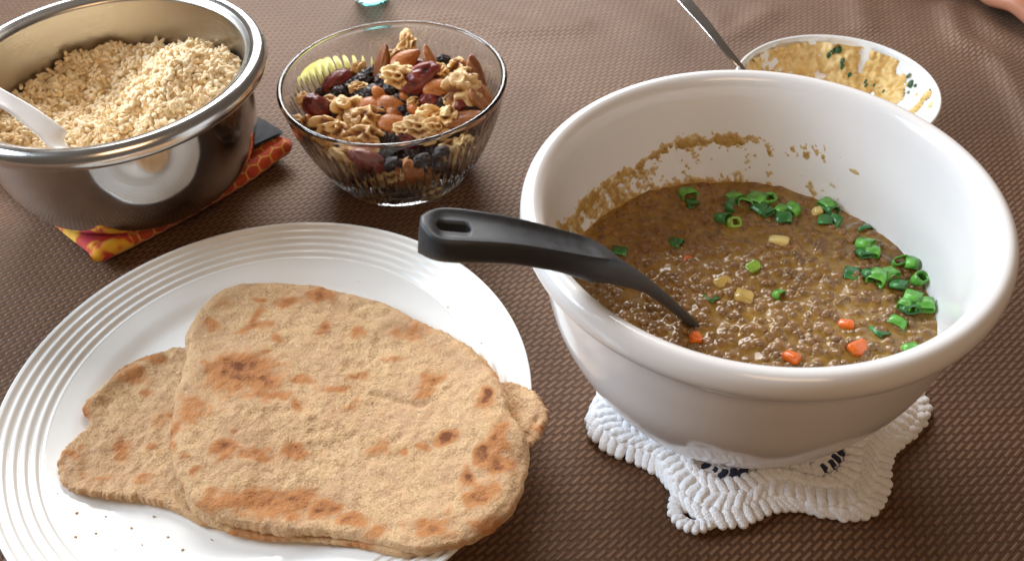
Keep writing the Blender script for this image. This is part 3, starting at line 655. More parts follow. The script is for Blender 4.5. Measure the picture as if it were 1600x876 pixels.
# ------------------------------------------------------------------ crocheted trivet under the bowl
def build_trivet():
    TC = np.array([.1245, .3425]); e = empty('crochet_trivet', (TC[0], TC[1], 0), 'white crocheted trivet with scalloped edge and navy centre under the bowl', 'trivet')
    def outl(a): return .0835 + .0075 * np.cos(7 * (a - R_(-62))) + .006 * np.maximum(0, np.cos(a - R_(-20))) ** 3
    th = np.linspace(0, 2 * np.pi, 210, endpoint=False); ro = outl(th)
    V = [(0, 0, .007), (0, 0, .0002)]; idx = []
    for f, z in ((.30, .0072), (.6, .0072), (.85, .0076), (.93, .0062), (.955, .0035), (.93, .0002)):
        idx.append(range(len(V), len(V) + 210)); V += list(zip(ro * f * np.cos(th), ro * f * np.sin(th), np.full(210, z)))
    Fc = []
    for j in range(210):
        k = (j + 1) % 210; Fc.append((0, idx[0][j], idx[0][k])); Fc.append((1, idx[-1][k], idx[-1][j]))
        for a, b in zip(idx[:-1], idx[1:]): Fc.append((a[j], b[j], b[k], a[k]))
    link('backing', recalc(mesh('backing', V, Fc, M['yarn'])), e)
    # one stitch: a plump twisted loop of yarn
    def stitch(name, lx, ly, lz, mat):
        v, f = ico(3); r = np.sign(v) * np.abs(v) ** np.array([.62, .80, .80]); g = 1 + .09 * np.cos(v[:, 0] * 11 + np.arctan2(v[:, 2], v[:, 1]) * 2)
        r[:, 1] *= g; r[:, 2] *= g; r[:, 1] += .20 * np.sin(v[:, 0] * 2.2)
        return mesh(name, r * np.array([lx, ly, lz]) / 2, f, mat)
    S = [stitch('stitch', .0122, .0054, .0046, M['yarn']), stitch('stitch', .0114, .0050, .0052, M['yarn'])]
    SN = stitch('navy_stitch', .0095, .0050, .0048, M['navy_yarn'])
    rest_v = []; rest_f = []; off = 0; cnt = 0
    for ri, f in enumerate((.955, .865, .775, .685)):
        n = 118 - ri * 12
        for k in range(n):
            a = 2 * np.pi * (k + .5 * (ri % 2)) / n + rnd.uniform(-.004, .004); r = outl(np.array(a)) * f
            lift = .0012 * math.sin(a * 3 + 1) * (ri == 0)
            x, y, z = r * math.cos(a), r * math.sin(a), .0052 + .0011 * ri * (ri < 3) + .0002 + max(0, lift) + rnd.uniform(-.0003, .0003)
            if ri == 0: z -= .0020
            ez = (rnd.uniform(-.15, .15), .35 if ri == 0 else .10, a + (.62, -.50, .55, -.45)[ri] + rnd.uniform(-.22, .22)); sc_ = 1.0 + rnd.uniform(-.06, .10)
            dgr = math.degrees(a) % 360
            navy = ri == 3 and (abs(dgr - 245) < 13 or abs(dgr - 303) < 9)
            vis = 168 < dgr < 362 and cnt < 296
            if vis:
                o = link('stitch', SN if navy else S[k % 2], e, (x, y, z)); o.rotation_euler = ez; o.scale = (sc_,) * 3; cnt += 1
            else:
                src = S[k % 2]; v = np.array([q.co[:] for q in src.vertices]) * sc_; v = rot(v, ez) + (x, y, z)
                rest_v.append(v); rest_f.append(np.array([p.vertices[:] for p in src.polygons]) + off); off += len(v)
    o = link('stitches', mesh('stitches', np.vstack(rest_v), np.vstack(rest_f), M['yarn']), e); o['kind'] = 'stuff'
    # navy centre
    cv = []; cf = []; off = 0
    for ri, rr in enumerate((.050, .041, .032, .022, .012)):
        n = int(2 * np.pi * rr / .0046)
        for k in range(n):
            a = 2 * np.pi * k / n; v = np.array([q.co[:] for q in SN.vertices]); v = rot(v, (0, 0, a)) + (rr * math.cos(a), rr * math.sin(a), .0073)
            cv.append(v); cf.append(np.array([p.vertices[:] for p in SN.polygons]) + off); off += len(v)
    o = link('navy_centre', mesh('navy_centre', np.vstack(cv), np.vstack(cf), M['navy_yarn']), e); o['kind'] = 'stuff'; o['label'] = 'navy blue crocheted centre'
    # hanging loop
    lp = spline([pix(u, v, .005)[:2] - TC for u, v in [(1068, 768), (1056, 782), (1055, 800), (1068, 815), (1088, 821), (1106, 814), (1108, 802), (1092, 795), (1082, 786)]], 8)
    seg = np.linspace(0, len(lp) - 1, 17)
    for k, q in enumerate(seg):
        i = int(q); t = lp[min(i + 1, len(lp) - 1)] - lp[max(i - 1, 0)]; a = math.atan2(t[1], t[0])
        o = link('loop_stitch', S[k % 2], e, (lp[i][0], lp[i][1], .0040)); o.rotation_euler = (0, 0, a + .9); o.scale = (.62, .86, .95)
build_trivet()

# ------------------------------------------------------------------ steel pot of rice on a folded pot holder
HC = Vector((-.2619, .5719))
def build_holder():
    # square pad, corners along the axes; coordinates run along its own sides
    e = empty('pot_holder', (HC[0], HC[1], 0), 'square padded pot holder, red hexagon print with dark navy side', 'pot holder', rz=R_(45))
    half = .0772; n = 90
    u = np.linspace(-1, 1, n); U, W = np.meshgrid(u, u, indexing='ij')
    x = half * np.sign(U) * np.abs(U) ** .96; y = half * np.sign(W) * np.abs(W) ** .96
    d = 1 - np.maximum(np.abs(U), np.abs(W)); prof = np.sqrt(np.clip(1 - (1 - np.clip(d / .10, 0, 1)) ** 2, 0, 1))
    P = np.column_stack([x.ravel(), y.ravel()])
    # the corners curl up clear of the pot
    cr = (np.exp(-((x - half) ** 2 + (y + half) ** 2) / .028 ** 2) * .0075 + np.exp(-((x + half) ** 2 + (y + half) ** 2) / .03 ** 2) * .004)
    zt = (.0062 + .0052 * prof + cr * (1) + .0004 * fbm(P, 60, 3).reshape(x.shape))
    zb = .0062 - .0060 * prof + cr * .55
    def grid(name, X, Y, Z, mat, uv, flip=False):
        i = np.arange(X.size).reshape(X.shape); q = np.stack([i[:-1, :-1], i[1:, :-1], i[1:, 1:], i[:-1, 1:]], -1).reshape(-1, 4)
        if flip: q = q[:, ::-1]
        return link(name, mesh(name, np.column_stack([X.ravel(), Y.ravel(), Z.ravel()]), q, mat, attrs={'printuv': uv}), e)
    zone = np.where((x + .6 * (y + half) < -half + .034), 0., 1.)
    uv = np.column_stack([x.ravel(), y.ravel(), zone.ravel()])
    grid('print_side', x, y, zt, M['hex'], uv); grid('under_side', x, y, zb, M['navy_cloth'], uv, True)
    # printed edge roll along the two near sides, and the navy flap turned up at the far corner
    L = np.linspace(-half - .001, half + .001, 80); A = np.linspace(0, 2 * np.pi, 20)
    LL, AA = np.meshgrid(L, A, indexing='ij'); lift = np.exp(-(LL - half) ** 2 / .03 ** 2) * .006 + np.exp(-(LL + half) ** 2 / .03 ** 2) * .003
    rr = .0058 * np.clip((half + .002 - np.abs(LL)) / .006, .15, 1) ** .5
    grid('edge_roll', LL, -half + .001 + rr * np.cos(AA) * 1.05, .0062 + lift + rr * np.sin(AA), M['hex'], np.column_stack([LL.ravel(), (rr * AA * 1.15).ravel(), np.where(LL < -half + .026, 0., 1.).ravel()]))
    fx, fy = np.meshgrid(np.linspace(0, 1, 24), np.linspace(0, 1, 24), indexing='ij')
    X = half - .001 - .050 * fx * (1 - fy); Y = -half + .0035 + .010 * fx * (1 - fy) + .062 * fy
    Z = .0136 + .0078 * np.exp(-(fx / .9) ** 2) * np.exp(-(fy / .8) ** 2) + .0014 * np.sin(fy * 3.1 + fx)
    grid('navy_flap', X, Y, Z, M['navy_cloth'], np.column_stack([X.ravel(), Y.ravel(), np.ones(X.size)]), True)
    o = grid('navy_flap_underside', X, Y, Z - .002, M['navy_cloth'], np.column_stack([X.ravel(), Y.ravel(), np.ones(X.size)]))
build_holder()
POT = np.array([-.2503, .5463]); PZ = .0118
def build_pot():
    e = empty('steel_pot', (POT[0], POT[1], PZ), 'shiny stainless steel pot with a wide rolled rim, filled with rice', 'pot')
    out = smooth_prof([(0, .0005), (.055, .0004), (.063, .0006), (.0685, .0030), (.0770, .0125), (.0832, .0280), (.0863, .0480), (.0876, .0660), (.0882, .0790)], 6)
    inn = smooth_prof([(.0905, .0862), (.0868, .0835), (.0862, .0790), (.0855, .0640), (.0840, .0450), (.0805, .0270), (.070, .0080), (.060, .0032), (0, .0026)], 6)
    rim = smooth_prof([(.0880, .0790), (.0895, .0785), (.0935, .0755), (.0975, .0752), (.1000, .0780), (.1006, .0815), (.0992, .0850), (.0962, .0872), (.0930, .0872), (.0905, .0862)], 5)
    link('pot_body', recalc(mesh('pot_body', *lathe(out, 180), M['steel'])), e)
    V, Fc = lathe(inn, 180); link('pot_lining', mesh('pot_lining', V, Fc, M['steel_in']), e)
    V, Fc = lathe(rim, 180); link('rim', recalc(mesh('rim', V, Fc, M['steel_rim'])), e)
build_pot()
def rice_h(x, y):
    """height of the rice above the table, x y from the pot axis"""
    P = np.column_stack([np.ravel(x), np.ravel(y)]); X, Y = P.T
    def g(px, py, z, s):
        q = pix(px, py, z)[:2] - POT; return np.exp(-((X - q[0]) ** 2 + (Y - q[1]) ** 2) / s ** 2)
    h = .0610 + .0190 * g(285, 95, .078, .040) + .0080 * g(130, 95, .068, .03) - .0190 * g(155, 135, .06, .030) - .0075 * g(85, 165, .062, .022) + .0070 * g(330, 130, .075, .03) + .006 * g(240, 175, .07, .03) + .004 * g(30, 190, .07, .035)
    return h + .0034 * fbm(P, 60, 71, 2) + .0058 * fbm(P, 130, 72, 2)
def build_rice():
    e = empty('rice', (POT[0], POT[1], PZ + .01), 'mound of cooked brown rice scooped hollow inside the steel pot', 'rice'); e['kind'] = 'stuff'
    oz = PZ + .01; RR = .0815
    rs = np.linspace(0, RR, 40)[1:]; th = np.linspace(0, 2 * np.pi, 120, endpoint=False); Rg, Tg = np.meshgrid(rs, th, indexing='ij')
    X = Rg * np.cos(Tg); Y = Rg * np.sin(Tg); Z = rice_h(X, Y).reshape(X.shape) - .0022
    V = np.vstack([[0, 0, rice_h([0.], [0.])[0] - .0022 - oz], np.column_stack([X.ravel(), Y.ravel(), Z.ravel() - oz])]); i = np.arange(X.size).reshape(X.shape) + 1; j2 = np.roll(np.arange(120), -1)
    Fc = [(0, i[0, k], i[0, j2[k]]) for k in range(120)] + [tuple(f) for f in np.stack([i[:-1], i[1:], i[1:][:, j2], i[:-1][:, j2]], -1).reshape(-1, 4)]
    o = link('rice_mass', mesh('rice_mass', V, Fc, M['rice']), e); o['kind'] = 'stuff'
    v0, f0 = ico(2); f0 = np.array(f0); VV = []; FF = []; off = 0; N = 4300
    r = RR * np.sqrt(rng.uniform(0, 1, N)); t = rng.uniform(0, 2 * np.pi, N); x = r * np.cos(t); y = r * np.sin(t); z = rice_h(x, y) + rng.uniform(-.0022, .0014, N)
    for k in range(N):
        ln = rnd.uniform(.0056, .0078); w = rnd.uniform(.0025, .0031)
        v = v0 * np.array([ln / 2, w / 2, w / 2]); v[:, 2] += .0004 * (v0[:, 0] ** 2)
        v = rot(v, (rnd.uniform(0, 6.3), rnd.gauss(0, .75), rnd.uniform(0, 6.3))) + (x[k], y[k], z[k] - oz)
        VV.append(v); FF.append(f0 + off); off += len(v)
    o = link('rice_grains', mesh('rice_grains', np.vstack(VV), np.vstack(FF), M['rice']), e); o['kind'] = 'stuff'
build_rice()
def build_rice_spoon():
    pts = [pix(-95, 118, .108), pix(-40, 133, .104), pix(0, 155, .098), pix(35, 176, .091), pix(70, 202, .083), pix(92, 222, .076), pix(110, 240, .066)]
    P = spline(pts, 8); N = len(P); e = empty('rice_spoon', tuple(pix(70, 202, .083)), 'white plastic rice spoon stuck in the rice inside the pot', 'spoon'); e0 = np.array(e.location)
    w = np.interp(np.arange(N), [0, 8, 16, 24, 32, 40, 48], [.011, .011, .012, .013, .0145, .017, .024]); t = np.interp(np.arange(N), [0, 24, 48], [.0045, .0045, .003])
    lam = np.linspace(0, 2 * np.pi, 24, endpoint=False)
    def sec(i): return [(math.copysign(abs(math.cos(a)) ** .7, math.cos(a)) * w[i] / 2, math.copysign(abs(math.sin(a)) ** .8, math.sin(a)) * t[i] / 2 + .0016 * math.cos(a) ** 2) for a in lam]
    V, Fc = loft(P - e0, (0, 0, 1), sec); link('handle', recalc(mesh('handle', V, Fc, M['spoon_white'])), e)
    bv, bf = ico(3); v = bv * np.array([.021, .017, .005]); link('scoop', mesh('scoop', rot(v, (0, .5, -1.1)) + (P[-1] - e0) + np.array([.006, -.002, -.022]), bf, M['spoon_white']), e)
build_rice_spoon()

# ------------------------------------------------------------------ ribbed glass bowl of nuts and dried fruit
GC = np.array([-.0729, .5563])
G_IN = [(0, .0050), (.034, .0052), (.0425, .0085), (.0520, .0200), (.0600, .0350), (.0655, .0500), (.0700, .0640), (.0712, .0690)]
def build_glass():
    outp = [(0, .0022), (.038, .0022), (.0405, .0003), (.0445, .0003), (.0470, .0030), (.0555, .0165), (.0635, .0330), (.0692, .0490), (.0733, .0640), (.0746, .0690)]
    o1 = smooth_prof(outp, 7); rim = smooth_prof([(.0746, .0690), (.0749, .0712), (.0738, .0725), (.0720, .0723), (.0711, .0710), (.0712, .0690)], 4); i1 = smooth_prof(G_IN[::-1], 7)
    prof = np.vstack([o1, rim[1:-1], i1]); n_out = len(o1)
    seg = 576; V = []; th = np.linspace(0, 2 * np.pi, seg, endpoint=False)
    amp = lambda z: .00060 * float(sstep(.004, .012, z) * (1 - sstep(.050, .058, z)))
    def rf(r, z, t): return r
    # flutes pressed into the outer face
    V, idx = [], []
    for m_, (r, z) in enumerate(prof):
        if r < 1e-6: idx.append([len(V)] * seg); V.append((0, 0, z)); continue
        rr = np.full(seg, r)
        if m_ < n_out: rr = r + amp(z) * (np.abs(np.cos(th * 36)) * 2 - 1.4)
        idx.append(list(range(len(V), len(V) + seg))); V += list(zip(rr * np.cos(th), rr * np.sin(th), np.full(seg, z)))
    Fc = []
    for a, b in zip(idx[:-1], idx[1:]):
        for j in range(seg):
            k = (j + 1) % seg; q = [a[j], a[k], b[k], b[j]]; q = [x for n_, x in enumerate(q) if x not in q[:n_]]
            if len(q) >= 3: Fc.append(q)
    o = link('glass_bowl', recalc(mesh('glass_bowl', V, Fc, M['glass'])), loc=(GC[0], GC[1], .0004))
    tag(o, 'clear ribbed glass bowl holding mixed nuts and dried fruit', 'bowl')
build_glass()
def g_in(z): return float(np.interp(z, [p[1] for p in G_IN], [p[0] for p in G_IN]))

def make_almond(seed):
    v, f = ico(4); x = v[:, 0]; tap = 1 - .32 * np.clip(x, -1, 1) - .10 * x ** 2
    ang = np.arctan2(v[:, 2], v[:, 1]); fold = .5 + .5 * vn(np.column_stack([np.cos(ang) * 4, np.sin(ang) * 4, x * .6]), 2.2, seed)
    k = 1 + .03 * (fold - .5)
    return mesh('almond', np.column_stack([x * .0115, v[:, 1] * .0066 * tap * k, v[:, 2] * .0041 * tap * k]), f, M['almond'], attrs={'fold': fold})
def make_walnut(seed, half):
    v, f = ico(5); p = v + seed * 7.3
    n1 = 1 - np.abs(fbm(p, 1.45, seed, 2)) * 2.8; n2 = 1 - np.abs(vn(p, 3.4, seed + 5)) * 1.6
    d = .66 + .36 * n1 + .09 * n2
    x, y, z = v.T
    if half: d = d * (1 - .34 * np.exp(-(y / .16) ** 2)); S = (.0122, .0105, .0060)
    else:
        d = d * (1 + .50 * vn(p, 1.0, seed + 9)); S = (.0102, .0068, .0058)
    fold = np.clip((n1 * .7 + n2 * .3 - .05) / .9, 0, 1)
    return mesh('walnut', v * d[:, None] * np.array(S) * 1.12, f, M['walnut'], attrs={'fold': fold})
def make_pecan(seed):
    v, f = ico(4); x, y, z = v.T; tap = 1 - .18 * x - .12 * x * x
    groove = -.30 * np.exp(-(y / .13) ** 2) * (z > -.2) + .10 * np.cos(y * 14) * np.sign(z)
    wr = .10 * vn(np.column_stack([x * 7, y * 3, z * 3]), 1.4, seed)
    d = 1 + groove * .6 + wr; fold = np.clip(.55 + groove * 1.4 + wr * 2, 0, 1)
    return mesh('pecan', np.column_stack([x * .0150, y * .0068 * tap * d, z * .0040 * tap * d + .0012 * x * x]), f, M['pecan'], attrs={'fold': fold})
def make_raisin(seed, S=(.0072, .0050, .0042)):
    v, f = ico(4); p = v + seed * 3.1; n1 = np.abs(fbm(p, 2.3, seed, 3)); d = 1.12 - 1.05 * n1
    return mesh('raisin', v * d[:, None] * np.array(S), f, M['raisin'], attrs={'fold': np.clip(1 - n1 * 2.2, 0, 1)})
def make_date(seed):
    v, f = ico(4); p = v * np.array([.6, 1.2, 1.2]) + seed * 2.3; n1 = np.abs(fbm(p, 1.5, seed, 2)); d = 1.05 - .36 * n1
    return mesh('dried_date', v * d[:, None] * np.array([.0150, .0090, .0085]), f, M['date'], attrs={'fold': np.clip(1 - n1 * 1.8, 0, 1)})
NUTS = {'A': [make_almond(s) for s in (1, 2, 3)], 'W': [make_walnut(s, False) for s in (1, 2, 3, 4)], 'H': [make_walnut(s, True) for s in (5, 6)], 'P': [make_pecan(s) for s in (1, 2)], 'R': [make_raisin(s) for s in (1, 2, 3)], 'D': [make_date(s) for s in (1, 2)]}
NAME = {'A': ('almond', 'nut'), 'W': ('walnut_piece', 'nut'), 'H': ('walnut_half', 'nut'), 'P': ('pecan_half', 'nut'), 'R': ('raisin', 'raisin'), 'D': ('dried_date', 'date')}
GRP = {'A': 'almonds in the glass bowl', 'W': 'walnut pieces in the glass bowl', 'H': 'walnut pieces in the glass bowl', 'P': 'pecans in the glass bowl', 'R': 'raisins in the glass bowl', 'D': 'dates in the glass bowl'}
GLAB = {'A': 'brown almond in the top layer of the nut mix', 'W': 'crinkled tan walnut piece in the top layer of the nut mix', 'P': 'ridged brown pecan half standing against the glass', 'R': 'wrinkled black raisin in the top layer of the nut mix', 'D': 'glossy dark red date in the top layer of the nut mix', 'H': 'two lobed walnut half on top of the nut mix'}
ULAB = {'A': 'almond pressed against the glass below the rim', 'W': 'walnut piece pressed against the glass below the rim', 'P': 'pecan half pressed against the glass below the rim', 'R': 'dark raisin pressed against the glass below the rim', 'D': 'red date pressed against the glass below the rim', 'H': 'walnut half pressed against the glass below the rim'}
def heap(x, y):
    X, Y = x - GC[0], y - GC[1]
    h = .0440 + .0185 * math.exp(-((X - .012) ** 2 + (Y - .022) ** 2) / .030 ** 2) + .010 * math.exp(-((X - .045) ** 2 + (Y - .002) ** 2) / .026 ** 2) + .006 * math.exp(-((X + .038) ** 2 + (Y + .018) ** 2) / .02 ** 2)
    return h
def nut(k, u, v, e, s=1., dz=0, label=None):
    z = .05
    for _ in range(12):
        p = pix(u, v, z); z = .5 * z + .5 * (heap(p[0], p[1]) + dz)
    p = pix(u, v, z); d = p[:2] - GC; r = np.hypot(*d); lim = g_in(min(z, .069)) - .0055 * s
    if r > lim: p[:2] = GC + d * lim / r
    o = link(NAME[k][0], rnd.choice(NUTS[k]), loc=(p[0], p[1], z)); o.rotation_euler = e; o.scale = (s,) * 3
    tag(o, label or GLAB[k], NAME[k][1], GRP[k]); PLACED.append((o, k, s, label)); return o
PLACED = []
TOP = [('P', 598, 98, (.3, -1.25, .3), .98, .010), ('W', 636, 72, (.4, -1.0, .6), .9, .014), ('W', 616, 86, (.2, -.5, .3), .85, .010), ('A', 634, 94, (.5, -.3, .55), 1.0, .010), ('P', 672, 96, (.6, -.7, 2.0), .8, .006), ('W', 629, 120, (.3, .2, .3), 1.0, .013), ('D', 656, 124, (.1, -.3, .5), 1.05, .007),
       ('R', 580, 118, (.2, .1, .4), 1., .002), ('R', 600, 128, (.5, .4, 1.4), 1.05, .003), ('R', 612, 138, (.1, .5, 2.4), 1., .004), ('R', 566, 128, (.1, .1, .9), 1.1, .002), ('R', 545, 138, (.1, .4, 2.), 1.15, .002), ('R', 535, 150, (.7, .4, .2), 1.1, .001), ('R', 566, 150, (.1, .2, 2.2), 1.1, .002), ('R', 586, 146, (.4, 0, .5), 1.1, .003), ('W', 560, 138, (.1, .1, .3), .6, .006), ('R', 690, 98, (.3, .3, .8), 1., .003),
       ('W', 683, 113, (.2, .1, .8), .8, .006), ('A', 688, 138, (.5, .1, .3), 1.05, .006), ('H', 720, 144, (.9, .0, .1), 1.0, .009), ('W', 714, 104, (.2, .4, 1.), .95, .008), ('W', 724, 122, (.3, .2, 2.), 1.0, .010), ('P', 744, 118, (.2, 1.25, -.25), 1.0, .009), ('P', 754, 150, (.4, .9, -.3), .8, .005), ('P', 746, 160, (.2, 1.1, .4), .8, .006),
       ('D', 676, 156, (.2, .1, .3), .62, .005), ('D', 724, 163, (.3, .3, 1.1), .62, .004), ('R', 656, 160, (.1, .4, .2), 1., .002), ('R', 640, 150, (.1, .4, 1.2), 1., .002), ('R', 628, 156, (.5, .4, 2.2), 1., .002),
       ('A', 597, 150, (.2, .9, .3), .8, .006), ('A', 590, 168, (.4, .1, .1), 1.15, .006), ('A', 606, 163, (.3, -.1, -.25), 1.0, .007), ('A', 620, 176, (.2, .5, 1.2), .85, .004), ('A', 636, 156, (.2, 1.0, .9), .7, .003), ('A', 652, 175, (.3, .8, 1.0), .85, .005), ('A', 617, 193, (.4, .05, .05), 1.0, .008), ('A', 622, 208, (.4, .1, .3), .9, .003),
       ('W', 575, 182, (.2, .2, .5), 1.15, .009), ('W', 556, 186, (.5, .2, 1.4), 1.0, .007), ('H', 548, 172, (.5, .2, .6), .9, .007), ('W', 520, 196, (.2, .1, .2), 1.0, .007), ('W', 532, 206, (.3, .5, 1.0), .9, .004), ('D', 497, 172, (.4, 1.1, .8), .95, .008), ('W', 480, 162, (.9, .6, 1.2), .8, .006), ('W', 512, 158, (.9, .4, 2.2), .7, .007), ('P', 488, 192, (.9, .9, 1.2), .7, .006), ('W', 472, 193, (.2, .3, .3), .65, .006), ('A', 533, 164, (.9, .6, 1.), .75, .005),
       ('W', 574, 210, (.3, .3, .1), 1.05, .008), ('W', 556, 217, (.2, .1, .1), .85, .004), ('R', 597, 182, (.2, .3, .4), 1.15, .005), ('R', 585, 194, (.1, .2, .2), 1.1, .004), ('R', 634, 176, (.1, .1, .6), 1., .004), ('R', 642, 192, (.1, .2, .1), 1., .003), ('R', 604, 210, (.3, .3, .9), 1.05, .003), ('R', 612, 217, (.1, .2, 2.4), 1., .002), ('R', 570, 172, (.2, .2, 1.), 1., .003), ('R', 531, 178, (.2, .2, 1.), 1., .002),
       ('W', 672, 180, (.4, .3, .4), .95, .008), ('W', 700, 176, (.9, .4, 1.6), .85, .009), ('W', 664, 200, (.2, .2, .1), 1.0, .007), ('W', 684, 196, (.5, .3, .8), .85, .006), ('P', 722, 186, (.2, -.1, .15), .95, .006), ('W', 640, 203, (.3, .1, .2), .75, .006), ('D', 640, 214, (.2, .1, .2), .7, .002), ('R', 700, 160, (.3, .2, .4), 1., .003), ('W', 647, 160, (.4, .2, .7), .55, .006), ('W', 618, 160, (.2, .4, .7), .5, .004), ('R', 735, 176, (.3, .2, .4), 1., .003)]
SPECIAL = {0: 'tall pecan half standing upright at the back of the nut mix', 1: 'knobbly walnut piece standing highest in the nut mix', 5: 'pale walnut piece resting on the big red date', 6: 'biggest shiny red date near the top of the nut mix', 19: 'split walnut half showing its brown skin between two lobes', 22: 'long reddish pecan half leaning up the glass wall', 36: 'single almond lying flat on the raisins', 43: 'red date standing on end beside a walnut at the glass', 54: None}
for n_, (k, u, v, e, s, dz) in enumerate(TOP): nut(k, u, v, e, s * {'W': 1.0, 'H': 1.08, 'R': 1.2}.get(k, 1.02), dz, SPECIAL.get(n_))
# each nut is told apart by the easily found pieces it lies next to
MARKS = [(PLACED[i][0].location, t_) for i, t_ in ((0, 'the upright pecan'), (6, 'the biggest red date'), (19, 'the split walnut half'), (22, 'the long leaning pecan'), (36, 'the flat single almond'), (43, 'the date standing on end'), (1, 'the highest walnut'), (60, 'the knobbly walnut at the rim'))]
KIND = {'A': 'almond', 'W': 'walnut piece', 'H': 'walnut half', 'P': 'pecan half', 'R': 'raisin', 'D': 'red date'}
PLACED[60][0]['label'] = 'knobbly walnut piece just inside the glass rim beside an almond'
for n_, (o, k, s, lab) in enumerate(PLACED):
    if lab or n_ == 60: continue
    ds = sorted(((o.location - m_).length, t_) for m_, t_ in MARKS if (o.location - m_).length > 1e-5)
    size = 'small ' if s < .8 else 'plump ' if s > 1.12 else ''
    look = {'A': 'brown ', 'W': 'crinkled tan ', 'H': 'tan ', 'P': 'ridged ', 'R': 'black ', 'D': 'dark '}[k]
    where = 'touching ' + ds[0][1] if ds[0][0] < .016 else 'between ' + ds[0][1] + ' and ' + ds[1][1]
    o['label'] = size + look + KIND[k] + ' ' + where
# layers seen through the glass, and the fill beneath
for z, n in ((.012, 12), (.021, 16), (.030, 19), (.039, 22), (.047, 22)):
    for k in range(n):
        a = 2 * np.pi * (k + rnd.uniform(-.2, .2)) / n + z * 40; kd = rnd.choice('RRWWADHRRWDP')
        s = rnd.uniform(.8, 1.05) * (.9 if kd in 'DHP' else 1); th_ = {'A': .0052, 'W': .0072, 'H': .0075, 'P': .0052, 'R': .0048, 'D': .0088}[kd]
        r = g_in(z) - th_ * s - .0015
        o = link(NAME[kd][0], rnd.choice(NUTS[kd]), loc=(GC[0] + r * math.cos(a), GC[1] + r * math.sin(a), z + rnd.uniform(-.002, .002)))
        o.rotation_euler = Euler((R_(70) + rnd.uniform(-.3, .3), rnd.uniform(-.6, .6), a + R_(90))); o.scale = (s,) * 3; tag(o, ULAB[kd], NAME[kd][1], GRP[kd])
for z, rr in ((.016, .024), (.026, .034), (.036, .040), (.040, .020), (.044, .032)):
    n = int(2 * np.pi * rr / .0125)
    for k in range(n):
        a = 2 * np.pi * k / n + z * 77
        o = link('raisin', rnd.choice(NUTS['R']), loc=(GC[0] + rr * math.cos(a), GC[1] + rr * math.sin(a), z)); o.rotation_euler = (rnd.uniform(0, 6), rnd.uniform(0, 6), a); o.scale = (1.35,) * 3
        tag(o, 'dark raisin buried in the middle of the nut mix', 'raisin', GRP['R'])

